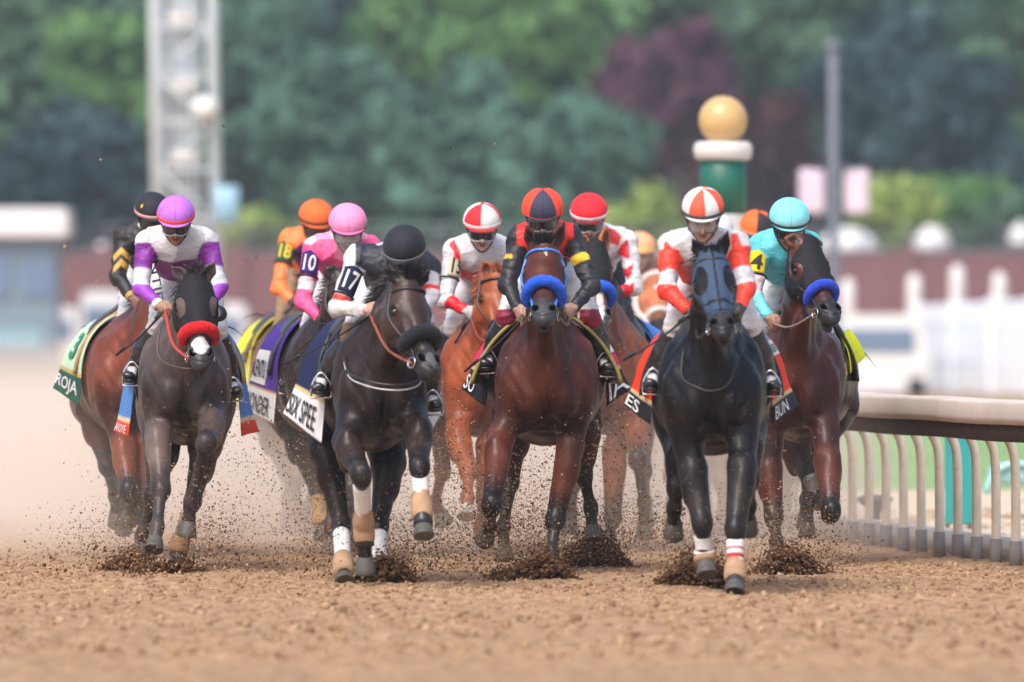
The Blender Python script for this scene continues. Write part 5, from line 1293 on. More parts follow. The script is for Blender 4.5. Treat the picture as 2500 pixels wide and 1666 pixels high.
# ------------------------------------------------------------------ the racecourse
def lattice(shape_xy, step, seed, amp):
    """bilinear random field on coordinates"""
    x, y = shape_xy; r = np.random.RandomState(seed).rand(509, 521)
    u, v = x / step, y / step; i, j = np.floor(u).astype(int), np.floor(v).astype(int); a, b = u - i, v - j
    a = a * a * (3 - 2 * a); b = b * b * (3 - 2 * b)
    g = lambda p, q: r[p % 509, q % 521]
    return amp * ((g(i, j) * (1 - a) + g(i + 1, j) * a) * (1 - b) + (g(i, j + 1) * (1 - a) + g(i + 1, j + 1) * a) * b - .5)
def gheight(x, y):
    z = lattice((x, y), .9, 1, .022) + lattice((x, y), .33, 2, .018) + lattice((x, y * .8), .12, 3, .022) + lattice((x + .3, y), .055, 4, .018) + lattice((x, y), .026, 5, .009)
    z += .0035 * np.sin((y * .55 + x * .9) * 62 + 3 * np.sin(x * 1.3)) * (y > 50); k = lattice((x, y), .10, 6, 1.0); z += .016 * np.clip(k - .22, 0, 1) * 2
    return z
def dirt_mat():
    m = bpy.data.materials.new("track_dirt"); m.use_nodes = True; t = m.node_tree; N = t.nodes; L = t.links; b = N["Principled BSDF"]
    b.inputs["Roughness"].default_value = .95; b.inputs["Specular IOR Level"].default_value = .15
    tc = N.new("ShaderNodeTexCoord")
    def noise(sc, det=5, rough=.6, st=None):
        n = N.new("ShaderNodeTexNoise"); n.inputs["Scale"].default_value = sc; n.inputs["Detail"].default_value = det; n.inputs["Roughness"].default_value = rough
        if st:
            mp = N.new("ShaderNodeMapping"); mp.inputs["Scale"].default_value = st; L.new(tc.outputs["Object"], mp.inputs[0]); L.new(mp.outputs[0], n.inputs["Vector"])
        else: L.new(tc.outputs["Object"], n.inputs["Vector"])
        return n
    r = N.new("ShaderNodeValToRGB"); r.color_ramp.elements[0].position = .32; r.color_ramp.elements[0].color = (*srgb(104, 77, 56), 1)
    r.color_ramp.elements[1].position = .62; r.color_ramp.elements[1].color = (*srgb(184, 153, 121), 1)
    e = r.color_ramp.elements.new(.45); e.color = (*srgb(158, 125, 96), 1)
    n1 = noise(9, 8, .72); L.new(n1.outputs[0], r.inputs[0])
    n2 = noise(.5, 3); mr = N.new("ShaderNodeMapRange"); mr.inputs["To Min"].default_value = .86; mr.inputs["To Max"].default_value = 1.14; L.new(n2.outputs[0], mr.inputs["Value"])
    x = N.new("ShaderNodeVectorMath"); x.operation = 'SCALE'; L.new(r.outputs[0], x.inputs[0]); L.new(mr.outputs[0], x.inputs["Scale"])
    L.new(x.outputs[0], b.inputs["Base Color"])
    n3 = noise(55, 5, .7); bp = N.new("ShaderNodeBump"); bp.inputs["Strength"].default_value = .7; bp.inputs["Distance"].default_value = .012; L.new(n3.outputs[0], bp.inputs["Height"]); L.new(bp.outputs[0], b.inputs["Normal"])
    return m
M_DIRT = dirt_mat()
M_CLOD = mat("clod", attr=True, rough=.95, spec=.1, var=.2, vscale=60)
if want('ground'):
    xs = np.concatenate([-np.geomspace(900, 4.6, 26)[:-1], np.arange(-4.6, 4.6, .0155), np.geomspace(4.6, 900, 26)])
    ys = np.concatenate([np.linspace(20, 42, 12)[:-1], np.arange(42, 52, .045), np.arange(52, 62, .030), np.arange(62, 76, .07), np.geomspace(76, 2600, 70)])
    X, Y = np.meshgrid(xs, ys, indexing='ij'); w = np.clip((90 - Y) / 14, 0, 1) * np.clip((5.2 - np.abs(X)) / .6, 0, 1)
    Z = gheight(X, Y) * w
    n, m_ = X.shape; V = np.stack([X.ravel(), Y.ravel(), Z.ravel()], 1); idx = np.arange(n * m_).reshape(n, m_)
    Q = np.stack([idx[:-1, :-1], idx[1:, :-1], idx[1:, 1:], idx[:-1, 1:]], -1).reshape(-1, 4)
    g = mesh('ground', V, Q, M_DIRT, None, smooth=True, base=np.zeros(3)); g['kind'] = 'structure'

OCT = np.array([(1, 0, 0), (-1, 0, 0), (0, 1, 0), (0, -1, 0), (0, 0, 1), (0, 0, -1)], float); OF = np.array([(0, 2, 4), (2, 1, 4), (1, 3, 4), (3, 0, 4), (2, 0, 5), (1, 2, 5), (3, 1, 5), (0, 3, 5)])
_ic = []
def lumps(name, pos, rad, col, seed=1, parent=None, m=None, lump=True):
    """many small clods in one mesh"""
    rs = np.random.RandomState(seed); n = len(pos); rad = np.asarray(rad)
    if lump:                                   # 18-vertex lumps
        B = []; 
        for v in ((1, 0, 0), (-1, 0, 0), (0, 1, 0), (0, -1, 0), (0, 0, 1), (0, 0, -1), (1, 1, 1), (1, 1, -1), (1, -1, 1), (1, -1, -1), (-1, 1, 1), (-1, 1, -1), (-1, -1, 1), (-1, -1, -1)): B.append(nrm(v))
        B = np.array(B); F = []
        for o, sgn in ((0, 1), (1, -1)):
            pass
        quad = {0: (6, 8, 9, 7), 1: (10, 11, 13, 12), 2: (6, 7, 11, 10), 3: (8, 12, 13, 9), 4: (6, 10, 12, 8), 5: (7, 9, 13, 11)}
        for c, q in quad.items():
            for k in range(4): F.append((c, q[k], q[(k + 1) % 4]))
        F = np.array(F)
    else: B, F = OCT, OF
    k = len(B); sc = rs.uniform(.55, 1.35, (n, k, 1)); st = rs.uniform(.6, 1.3, (n, 1, 3))
    th = rs.rand(n) * 6.28; c, s_ = np.cos(th), np.sin(th); P0 = B[None] * sc * st
    P1 = np.stack([P0[..., 0] * c[:, None] - P0[..., 2] * s_[:, None], P0[..., 1], P0[..., 0] * s_[:, None] + P0[..., 2] * c[:, None]], -1)
    V = (P1 * rad[:, None, None] + np.asarray(pos)[:, None, :]).reshape(-1, 3)
    Q = (F[None] + (np.arange(n) * k)[:, None, None]).reshape(-1, 3)
    C = np.repeat(np.asarray(col) if np.ndim(col) == 2 else np.tile(col, (n, 1)), k, 0)
    return mesh(name, V, Q, m or M_CLOD, parent, smooth=False, col=C, base=None if parent is not None else np.array(pos).mean(0))
rs = np.random.RandomState(11)
DK, MD, LT = np.array(srgb(84, 58, 42)), np.array(srgb(124, 94, 68)), np.array(srgb(190, 160, 128))
if want('dirt'):
    n = 15000; y = rs.uniform(47, 62, n); y[:9000] = rs.uniform(52.5, 60, 9000); x = rs.uniform(-1, 1, n) * 1250 / FPX * y * 1.04
    r = .0035 + rs.rand(n) ** 4 * .016; z = gheight(x, y) + r * .3
    m3 = 1500; y[-m3:] = rs.uniform(43.5, 52, m3); x[-m3:] = rs.uniform(-1, 1, m3) * 1250 / FPX * y[-m3:] * 1.04; r[-m3:] = .008 + rs.rand(m3) ** 2 * .020; z = gheight(x, y) + r * .2
    t = rs.rand(n)[:, None]; o = lumps('dirt_clods', np.stack([x, y, z], 1), r, MD * (1 - t) + LT * t * .9, 5); o['kind'] = 'stuff'; o['label'] = 'loose clods lying on the raked dirt track'
    # mounds thrown up round the planted hooves: (px, py of the foot, half width px, height px, depth)
    MOUNDS = [(322, 1392, 80, 46, 58.6), (440, 1402, 62, 30, 58.0), (940, 1432, 90, 62, 55.6), (1322, 1428, 95, 66, 56.2), (1452, 1410, 100, 78, 59.6), (1700, 1440, 105, 74, 54.8), (1925, 1418, 105, 62, 57.4), (350, 1404, 40, 22, 57.8), (1240, 1432, 50, 24, 56.4)]
    for i, (mx, my, mw, mh, D) in enumerate(MOUNDS):
        n = int(26 * mw); u = rs.normal(size=n) * .34; v = rs.rand(n); u = np.clip(u, -1.3, 1.3)
        hgt = np.clip(1 - np.abs(u) ** 1.4, 0.04, 1); pz = v ** .8 * hgt * mh * D / FPX; pxx = (mx + u * mw - 1250) * D / FPX; py = D + rs.normal(size=n) * .09
        z0 = gheight(pxx, py)
        sol = rs.rand(n) < .35; pxx = pxx + np.where(sol, rs.normal(size=n) * .05, 0); pz = pz * np.where(sol, rs.uniform(1, 1.5, n), 1)
        r = np.where(sol, .003 + .006 * rs.rand(n), .006 + .012 * rs.rand(n)); t = rs.rand(n)[:, None] ** 2
        o = lumps('dirt_mound', np.stack([pxx, py, z0 + pz], 1), r, DK * .85 * (1 - t) + MD * t, 20 + i); o['kind'] = 'stuff'
        o['label'] = 'dark damp dirt heaped and thrown up round a planted hoof'
    # airborne crumbs
    P_, R_, C_ = [], [], []
    def cloud(cx, cy, sx, sy, D, n, r0, r1, dark=.5, sd=.4):
        X = cx + rs.normal(size=n) * sx; Yp = cy - np.abs(rs.normal(size=n)) * sy + rs.normal(size=n) * 12; d = D + rs.normal(size=n) * sd
        z = CAMH - (Yp - HOR) * d / FPX; k = z > .01; X, d, z = X[k], d[k], z[k]
        P_.append(np.stack([(X - 1250) * d / FPX, d, z], 1)); R_.append(r0 + (r1 - r0) * rs.rand(len(z)) ** 2.2); t = rs.rand(len(z))[:, None]
        C_.append(np.where(rs.rand(len(z))[:, None] < dark, DK * (.7 + .5 * t), MD + (LT - MD) * t))
    for cx, cy, sx, sy, D, n in ((250, 1370, 90, 70, 58, 900), (520, 1370, 55, 90, 58, 1100), (430, 1300, 130, 130, 58, 700), (760, 1370, 70, 110, 56.5, 1300), (900, 1380, 110, 90, 56, 1500), (1010, 1380, 90, 120, 57, 1500),
                             (1130, 1360, 70, 120, 57.5, 1200), (1250, 1370, 90, 130, 58, 2200), (1330, 1360, 70, 120, 58.5, 1600), (1450, 1340, 90, 110, 60, 2400), (1600, 1350, 70, 110, 58, 1300), (1700, 1380, 80, 90, 55, 1300), (1900, 1360, 80, 100, 58.5, 1500), (2020, 1380, 40, 60, 58, 700),
                             (720, 1200, 80, 160, 58, 700), (1080, 1180, 50, 150, 58.5, 900), (1500, 1150, 60, 160, 58, 700), (1240, 1200, 90, 120, 58.4, 500), (560, 1150, 60, 160, 58, 250)):
        cloud(cx, cy, sx * .9, sy * .8, D, int(n * 1.5), .0014, .0075, .3)
    for cx, cy, sx, sy, D, n in ((300, 1380, 110, 60, 58.5, 5000), (540, 1380, 70, 80, 58.5, 4000), (800, 1380, 110, 90, 57, 6000), (1080, 1380, 110, 100, 58, 8000), (1280, 1380, 100, 100, 58.5, 6000), (1480, 1370, 100, 110, 59.5, 7000), (1720, 1390, 90, 70, 56.5, 4000), (1930, 1380, 90, 80, 58.5, 5000)):
        cloud(cx, cy, sx, sy, D, n, .0008, .0032, .2)
    for cx, cy, sx, sy, n in ((250, 1395, 130, 25, 700), (540, 1395, 60, 40, 700), (1960, 1395, 90, 45, 900), (1150, 1400, 120, 30, 900), (800, 1400, 100, 30, 700)): cloud(cx, cy, sx, sy, 57, int(n * .5), .003, .011, .4)
    n = 900; X = rs.uniform(100, 2150, n); Yp = 1350 - np.abs(rs.normal(size=n)) * 420; d = rs.uniform(52, 70, n); P_.append(np.stack([(X - 1250) * d / FPX, d, CAMH - (Yp - HOR) * d / FPX], 1)); R_.append(.001 + .004 * rs.rand(n) ** 4); C_.append(np.where(rs.rand(n)[:, None] < .5, DK, LT * 1.1) * np.ones((n, 3)))
    n = 1500; X = rs.uniform(150, 2100, n); Yp = rs.uniform(950, 1330, n); d = rs.uniform(52.0, 60, n); P_.append(np.stack([(X - 1250) * d / FPX, d, CAMH - (Yp - HOR) * d / FPX], 1)); R_.append(.0010 + .0011 * rs.rand(n)); C_.append(np.tile((.75, .68, .6), (n, 1)))
    n = 26; X = rs.uniform(150, 1750, n); Yp = rs.uniform(300, 720, n); d = rs.uniform(60, 72, n); P_.append(np.stack([(X - 1250) * d / FPX, d, CAMH - (Yp - HOR) * d / FPX], 1)); R_.append(.005 + .009 * rs.rand(n)); C_.append(np.where(rs.rand(n)[:, None] < .5, DK, LT) * np.ones((n, 3)))
    P_ = np.vstack(P_); R_ = np.concatenate(R_); C_ = np.vstack(C_)
    o = lumps('flying_dirt', P_, R_, C_, 77, lump=False); o['kind'] = 'stuff'; o['label'] = 'crumbs of dirt flying in the air round the galloping hooves'

# ------------------------------------------------------------------ rail on the right
M_PAINT = mat("white_paint", (.68, .67, .66), rough=.5, var=.08, vscale=3, dirt=.35, dirtcol=srgb(170, 140, 112))
def railx(Y): return 3.07 - .132 * (Y - 59) + .0035 * np.clip(Y - 66, 0, 99) ** 2
if want('rail'):
    R = thing('running_rail', 'curving running rail with pale posts and thick beige top at the right of the track', 'rail', (3.0, 59, 0))
    yy = np.arange(50, 96, .5)
    def prof(y): return railx(y)
    pts = [A(prof(y) - .20, y, 1.02 + .003 * math.sin(y * 1.9)) for y in yy]
    sec = [(-.17, -.10), (-.176, -.06), (-.174, .022), (-.165, .036), (0, .046), (.13, .036), (.15, .02), (.15, -.06), (-.12, -.08)]
    V = []; F = []; k = len(sec)
    for p in pts: V += [p + A(a, 0, b - .04) for a, b in sec]
    for i in range(len(pts) - 1):
        for j in range(k): F.append((i * k + j, i * k + (j + 1) % k, (i + 1) * k + (j + 1) % k, (i + 1) * k + j))
    mesh('top_rail', np.array(V), F, mat("rail_top", srgb(208, 194, 184), rough=.6, var=.08, vscale=2, dirt=.3, dirtcol=srgb(186, 158, 136)), R)
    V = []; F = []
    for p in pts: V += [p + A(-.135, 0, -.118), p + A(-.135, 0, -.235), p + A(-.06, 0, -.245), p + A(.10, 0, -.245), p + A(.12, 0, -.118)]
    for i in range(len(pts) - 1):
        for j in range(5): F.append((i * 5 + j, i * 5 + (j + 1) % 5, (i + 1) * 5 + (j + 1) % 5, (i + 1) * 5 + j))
    mesh('rail_shade_strip', np.array(V), F, mat("rail_shade", srgb(64, 50, 42), rough=.8, var=.3, vscale=8), R)  # shade below the top beam, built as a dark brown strip
    protoP = None; M_POST = mat("post", srgb(232, 222, 204), rough=.55, var=.1, vscale=5, dirt=.45, dirtcol=srgb(214, 172, 120)); M_SLEEVE = mat("sleeve", srgb(142, 138, 138), rough=.7)
    for y in np.arange(51.0, 95, .66):
        x = prof(y) + .06
        if protoP is None:
            c = A(x, y, 0); V, F = tube(smooth_path([c + A(0, 0, .0), c + A(0, 0, .35), c + A(-.004, 0, .62), c + A(-.03, 0, .74), c + A(-.10, 0, .83), c + A(-.19, 0, .875)], 4), .029, 12)
            protoP = mesh('post', V, F, M_POST, R); q0 = c
            V, F = tube([c + A(0, 0, -.02), c + A(0, 0, .15), c + A(0, 0, .155)], [.038, .038, .030], 12); psl = mesh('sleeve', V, F, M_SLEEVE, protoP)
        else:
            o = protoP.copy(); COL.objects.link(o); o.parent = R; o.location = A(x, y, 0) - q0; s2 = psl.copy(); COL.objects.link(s2); s2.parent = o
    V = []; F = []
    for y in yy: V += [A(prof(y) + .22, y, 0), A(prof(y) + .22, y, .15), A(prof(y) + .34, y, .15), A(prof(y) + .34, y, 0)]
    for i in range(len(yy) - 1):
        for j in range(4): F.append((i * 4 + j, i * 4 + (j + 1) % 4, (i + 1) * 4 + (j + 1) % 4, (i + 1) * 4 + j))
    kb = mesh('kerb', np.array(V), F, M_PAINT, None, base=np.zeros(3)); kb['kind'] = 'structure'
    ys = np.geomspace(50, 90, 20); V = []; F = []
    for y in ys: V += [(railx(y) + .345, y, .008), (60, y, .008)]
    for i in range(len(ys) - 1): F.append((2 * i, 2 * i + 1, 2 * i + 3, 2 * i + 2))
    pa = mesh('path', np.array(V), F, mat("pale_sand", srgb(206, 188, 164), rough=.95, var=.15, vscale=2), None, base=np.zeros(3)); pa['kind'] = 'structure'
    # grass inside
    ys = np.geomspace(86, 178, 30); V = []; F = []
    for y in ys: V += [(railx(min(y, 95)) + 1.4 + (y - 86) * .02, y, .012), (60, y, .012)]
    for i in range(len(ys) - 1): F.append((2 * i, 2 * i + 1, 2 * i + 3, 2 * i + 2))
    gm = mat("grass", srgb(128, 162, 100), rough=.9, var=.25, vscale=.8); gr = mesh('infield_grass', np.array(V), F, gm, None, base=np.zeros(3)); gr['kind'] = 'structure'

if want('far'):
    # gold ball post
    D = 79.; c = P(1765, 780, D); c[2] = 0; s = D / FPX
    Z = lambda py: CAMH - (py - HOR) * s
    t = thing('marker_post', 'green marker post with white collar and a gold ball on top', 'marker post', c)
    V, F = lathe(c, [(.0, 0), (.22, 0), (.22, .12), (.19, .16), (.188, Z(525)), (.188, Z(524))], 28); mesh('base', V, F, M_PAINT, t)
    V, F = lathe(c, [(.187, Z(524)), (.187, Z(392)), (.18, Z(391))], 28); mesh('shaft', V, F, mat("green_paint", srgb(22, 98, 82), rough=.45, var=.06), t)
    V, F = lathe(c, [(.19, Z(392)), (.225, Z(388)), (.236, Z(372)), (.236, Z(358)), (.21, Z(347)), (.10, Z(345))], 28); mesh('collar', V, F, M_PAINT, t)
    V, F = ball(A(c[0], c[1], Z(294)), .196, seg=32, rings=20); mesh('ball', V, F, mat("gold_paint", srgb(204, 168, 112), rough=.45, coat=.3, var=.05), t)
    # lattice mast
    D = 165.; s = D / FPX; x0 = (456 - 1250) * s; w = .50; t = thing('lattice_mast', 'tall pale lattice mast with a lamp and a blue box', 'mast', (x0, D, 0)); mm = mat("galvanised", (.66, .73, .80), rough=.5, metal=.0, var=.1)
    mb = MB(); H_ = 16.0; lean = -.016
    def cp(sx, sy, z): k = 1 - z * .004; return A(x0 + sx * w * k + lean * (z - 3.4), D + sy * w * k, z)
    for sx in (-1, 1):
        for sy in (-1, 1): V, F = tube([cp(sx, sy, 0), cp(sx, sy, H_)], .085, 8); mesh('leg', V, F, mm, t)
    for i in range(20):
        z = i * .8
        for a, b in (((-1, -1), (1, -1)), ((-1, 1), (1, 1)), ((-1, -1), (-1, 1)), ((1, -1), (1, 1))):
            V, F = tube([cp(*a, z), cp(*b, z)], .03, 6); mb.add(V, F); V, F = tube([cp(*(a if i % 2 else b), z), cp(*(b if i % 2 else a), z + .8)], .025, 6); mb.add(V, F)
    mb.build('bracing', mm, t)
    mb = MB()
    for k, (xx, ww) in enumerate(((-.40, .13), (-.14, .11), (.06, .10), (.24, .05))): V, F = tube([cp(xx / w, .2, 0), cp(xx / w, .2, H_)], ww, 8); mb.add(V, F)
    mb.build('cable_duct', mm, t)
    mb = MB()
    for z, ww in ((1.9, .9), (4.2, .9), (5.4, .9), (6.55, .9)): V, F = box(A(x0 - .02 + lean * (z - 3.4), D - .25, z), ww * .5, .12, .26, .02); mesh('step_plate', V, F, M_PAINT, t)
    V, F = ball(P(500, 265, D - .8), (.24, .22, .2)); mesh('lamp', V, F, mat("lamp_shell", (.78, .78, .8), rough=.4), t)
    V, F = box(P(552, 500, D - .7), .42, .3, .62, .03); mesh('control_box', V, F, mat("pale_blue", srgb(150, 190, 215), rough=.5), t)
    # street lamp pole with two banners
    D = 160.; s = D / FPX; c = A((2037 - 1250) * s, D, 0); t = thing('lamp_pole', 'grey pole carrying two pale pink banners, by the trees at right', 'pole', c)
    V, F = tube([c, c + A(0, 0, 1), c + A(-.02, 0, 5.85), c + A(-.03, 0, 5.9)], [.10, .09, .08, .04], 14); mesh('pole', V, F, mat("grey_pole", srgb(112, 116, 132), rough=.5), t)
    V, F = ball(c + A(-.03, 0, 5.95), (.14, .14, .10)); mesh('finial', V, F, mat("grey_pole"), t)
    for sg in (-1, 1):
        p0 = c + A(sg * .17, 0, 0); ztop, zb = CAMH + (HOR - 415) * s, CAMH + (HOR - 524) * s; V = []; F = []
        for i in range(9):
            for j in range(9): V.append(p0 + A(sg * .40 * i / 8, .02 * math.sin(i * .9), zb + (ztop - zb) * j / 8))
        for i in range(8):
            for j in range(8): a = i * 9 + j; F.append((a, a + 9, a + 10, a + 1))
        o = mesh('banner', np.array(V), F, mat("banner", srgb(224, 200, 222), rough=.7, var=.12, vscale=3), t); o.modifiers.new('t', 'SOLIDIFY').thickness = .01
        V, F = tube([p0 + A(-sg * .17, 0, ztop + .02), p0 + A(sg * .44, 0, ztop + .02)], .02, 6); mesh('bracket', V, F, mat("grey_pole"), t)
    # brick wall with piers, coping and wire fence on top
    D = 250.; s = D / FPX; t = thing('brick_wall', 'long low red brick wall across the far side of the track', 'wall', (5, D, 0))
    bm = bpy.data.materials.new("brick"); bm.use_nodes = True; N = bm.node_tree.nodes; L = bm.node_tree.links; br = N.new("ShaderNodeTexBrick"); tc = N.new("ShaderNodeTexCoord"); mp = N.new("ShaderNodeMapping"); mp.inputs["Rotation"].default_value = (math.radians(90), 0, 0)
    L.new(tc.outputs["Object"], mp.inputs[0]); L.new(mp.outputs[0], br.inputs["Vector"]); br.inputs["Scale"].default_value = 4.0; br.inputs["Color1"].default_value = (*srgb(122, 78, 86), 1); br.inputs["Color2"].default_value = (*srgb(100, 64, 76), 1); br.inputs["Mortar"].default_value = (*srgb(150, 128, 120), 1)
    L.new(br.outputs[0], N["Principled BSDF"].inputs["Base Color"]); N["Principled BSDF"].inputs["Roughness"].default_value = .9
    x0, x1 = -17.5, 20; zt = 3.15
    V, F = box(A((x0 + x1) / 2, D, zt / 2), x1 - x0, .4, zt); mesh('wall', V, F, bm, t, smooth=False)
    V, F = box(A((x0 + x1) / 2, D, zt + .06), x1 - x0 + .1, .5, .12, .02); mesh('coping', V, F, mat("coping", srgb(120, 112, 122), rough=.8), t, smooth=False)
    for x in np.arange(x0 + .3, x1, 3.4): V, F = box(A(x, D - .26, zt / 2 + .1), .5, .14, zt + .2, .02); mesh('pier', V, F, bm, t, smooth=False)
    mb = MB()
    for x in np.arange(x0, x1, 1.2): V, F = tube([A(x, D, zt + .1), A(x, D, zt + .75)], .03, 6); mb.add(V, F)
    for z in (zt + .3, zt + .5, zt + .72): V, F = tube([A(x0, D, z), A(x1, D, z)], .02, 6); mb.add(V, F)
    mb.build('wire_fence', mat("wire", srgb(120, 122, 134), rough=.6), t)
    # kiosk at the left
    D = 230.; s = D / FPX; xr = (150 - 1250) * s; t = thing('kiosk', 'pale kiosk with flat white roof and blue grey windows at the far left', 'kiosk', (xr - 2, D, 0))
    kc = A(xr - 2.0, D + 1.2, 0)
    V, F = box(kc + A(0, 0, 1.95), 3.8, 2.4, 3.0, .03); mesh('wall', V, F, mat("kiosk_wall", srgb(120, 140, 156), rough=.6, var=.1), t, smooth=False)
    V, F = box(kc + A(0, -.1, 3.75), 4.3, 3.0, .66, .05); mesh('roof', V, F, mat("roof_white", (.8, .8, .82), rough=.5), t, smooth=False)
    for k in range(4): V, F = box(kc + A(-1.42 + k * .95, -1.24, 2.5), .72, .06, 1.0, .01); mesh('window', V, F, mat("kiosk_glass", srgb(110, 130, 160), rough=.15, spec=.8), t, smooth=False)
    V, F = box(kc + A(.9, -1.27, 1.0), 1.3, .1, .55, .02); mesh('panel', V, F, mat("kiosk_teal", srgb(130, 170, 186), rough=.5), t, smooth=False)
    V, F = box(kc + A(0, 0, .22), 3.9, 2.5, .46, .02); mesh('plinth', V, F, mat("plinth", srgb(86, 88, 94), rough=.8), t, smooth=False)
    # white vans parked at the wall
    def van(cx, D, W_, H_, label, first=[None], col=(.7, .7, .72)):
        c = A((cx - 1250) * D / FPX, D, 0); t = thing('parked_van', label, 'van', c, 'white vans parked by the brick wall')
        prof = [(-W_ / 2, .35), (-W_ / 2, H_ * .45), (-W_ / 2 * .86, H_ * .93), (-W_ / 2 * .7, H_), (W_ / 2 * .7, H_), (W_ / 2 * .86, H_ * .93), (W_ / 2, H_ * .45), (W_ / 2, .35)]
        V = [A(c[0] + a, D + y, z) for y in (-2.2, 2.2) for a, z in prof]; n = 8; F = [tuple(reversed(range(8))), tuple(range(8, 16))] + [(i, (i + 1) % 8, 8 + (i + 1) % 8, 8 + i) for i in range(8)]
        mesh('body', np.array(V), F, mat("van_paint", (.74, .75, .77), rough=.35, coat=.4), t, smooth=False)
        V, F = box(c + A(0, -2.22, H_ * .68), W_ * .72, .04, H_ * .28, .01); mesh('windscreen', V, F, mat("kiosk_glass"), t, smooth=False)
        for sx in (-1, 1):
            for sy in (-1.4, 1.4):
                V, F = lathe(c + A(sx * (W_ / 2 - .12), sy, .33), [(.0, -.1), (.33, -.1), (.34, 0), (.33, .1), (.0, .1)], 18, axis=(1, 0, 0)); mesh('wheel', V, F, mat("tyre", (.02, .02, .02), rough=.8), t)
        for sx in (-1, 1): V, F = ball(c + A(sx * W_ * .36, -2.22, H_ * .36), (.12, .05, .09)); mesh('headlight', V, F, mat("lamp_shell"), t)
    van(258, 240, 1.15, 2.2, 'white van parked before the wall right of the kiosk'); van(150, 242, 1.0, 1.8, 'small pale van parked beside the kiosk wall'); van(540, 238, 1.5, 1.9, 'pale van parked below the lattice mast')
    van(2140, 192, 1.8, 1.6, 'pale van parked behind the white fence at right')
    # domed white canopies over the wall
    for i, (cx, cy, w_, lb) in enumerate(((250, 640, 64, 'round white canopy rising over the wall beside the kiosk'), (2275, 600, 92, 'round white canopy rising over the wall at right'), (2070, 604, 150, 'wide white canopy over the wall by the bannered pole'), (2492, 590, 60, 'white canopy over the wall at the right edge'))):
        D = 254.; c = P(cx, cy, D); r = w_ / 2 * D / FPX; t = thing('canopy', lb, 'canopy', (c[0], D, 0), 'white canopies behind the wall')
        V, F = lathe(A(c[0], D, c[2]), [(r, -.12), (r * 1.02, 0), (r * .85, .25), (r * .5, .42), (.05, .5), (.01, .52)], 20); mesh('top', V, F, mat("roof_white"), t)
        V, F = tube([A(c[0], D, 0), A(c[0], D, c[2])], .04, 8); mesh('pole', V, F, mat("grey_pole"), t)
    # white picket fence at right
    def picket(x0, z0, x1, z1, D0, D1, label, n=46):
        c = A((x0 - 1250) * D0 / FPX, D0, 0); t = thing('picket_fence', label, 'fence', c); V0 = A((x0 - 1250) * D0 / FPX, D0, 0); V1 = A((x1 - 1250) * D1 / FPX, D1, 0); mb = MB(); L_ = np.linalg.norm(V1 - V0); d = (V1 - V0) / L_
        n = int(L_ / .15)
        for i in range(n):
            f = i / (n - 1); p = V0 + (V1 - V0) * f; h = z0 + (z1 - z0) * f; V = []; q = A(-d[1], d[0], 0) * .015
            for o in (-1, 1): V += [p - d * .070 + q * o + A(0, 0, .06), p + d * .070 + q * o + A(0, 0, .06), p + d * .070 + q * o + A(0, 0, h - .05), p + q * o + A(0, 0, h), p - d * .070 + q * o + A(0, 0, h - .05)]
            mb.add(V, [(0, 1, 2, 3, 4), (9, 8, 7, 6, 5), (0, 5, 6, 1), (1, 6, 7, 2), (2, 7, 8, 3), (3, 8, 9, 4), (4, 9, 5, 0)])
        mb.build('pickets', mat("fence_white", (.80, .86, .95), rough=.5, var=.05, vscale=2), t, smooth=False)
        for zz in (.35, .75): 
            V, F = tube([V0 + A(0, .05, z0 * zz), V1 + A(0, .05, z1 * zz)], .05, 6); mesh('rail', V, F, mat("fence_white"), t)
        for f in np.arange(0, 1.01, .25):
            p = V0 + (V1 - V0) * f + A(0, .1, 0); h = z0 + (z1 - z0) * f + .1
            V, F = box(p + A(0, 0, h / 2), .16, .16, h, .01); mesh('post', V, F, mat("fence_white"), t, smooth=False)
    picket(2236, 1.78, 2620, 1.94, 196, 188, 'tall white picket fence running off the right edge'); picket(2040, 1.38, 2232, 1.55, 200, 197, 'lower white picket fence just right of horse number 4')
    for cx, y0, y1, lb in ((2232, 672, 745, 'rounded white bollard showing over the lower fence'), (2337, 650, 745, 'tallest rounded white bollard over the tall fence'), (2440, 668, 735, 'rounded white bollard over the tall fence near the right edge'), (2070, 684, 790, 'broad white bollard beside horse number 4')):
        D = 205.; s = D / FPX; c = A((cx - 1250) * s, D, 0); z = CAMH + (HOR - y0) * s; r = .15
        o = mesh('bollard', *lathe(c, [(r, 0), (r, z - .2), (r * .9, z - .08), (r * .5, z), (.01, z + .02)], 16), mat("lamp_shell"), None, base=c); tag(o, lb, 'bollard', 'white bollards behind the fence')
    # things just inside the rail
    D = 70.; c = P(2341, 1280, D); c[2] = 0; t = thing('teal_board', 'teal upright board standing behind the running rail', 'board', c)
    V, F = box(c + A(0, 0, .36), .20, .05, .64, .01); mesh('panel', V, F, mat("teal_paint", srgb(40, 150, 150), rough=.5), t, smooth=False)
    for sx in (-.08, .08): V, F = box(c + A(sx, .04, .1), .03, .03, .2); mesh('leg', V, F, mat("grey_pole"), t, smooth=False)
    D = 74.; c = P(2478, 1250, D); c[2] = 0; t = thing('utility_cart', 'pale teal utility cart with black wheels behind the rail at right', 'cart', c)
    tm = mat("cart_paint", srgb(150, 205, 205), rough=.35, coat=.4)
    V, F = box(c + A(.35, 0, .34), 1.1, .6, .16, .04); mesh('body', V, F, tm, t)
    for sx in (0, .75):
        w0 = c + A(sx, -.32, .19); V, F = lathe(w0, [(.0, -.05), (.17, -.06), (.19, -.03), (.19, .03), (.17, .06), (.0, .05)], 22, axis=(0, 1, 0)); mesh('wheel', V, F, mat("tyre"), t)
        V, F = tube([w0 + A(math.cos(a) * .23, 0, math.sin(a) * .23) for a in np.linspace(0, math.pi, 12)], .028, 8); mesh('mudguard', V, F, tm, t)
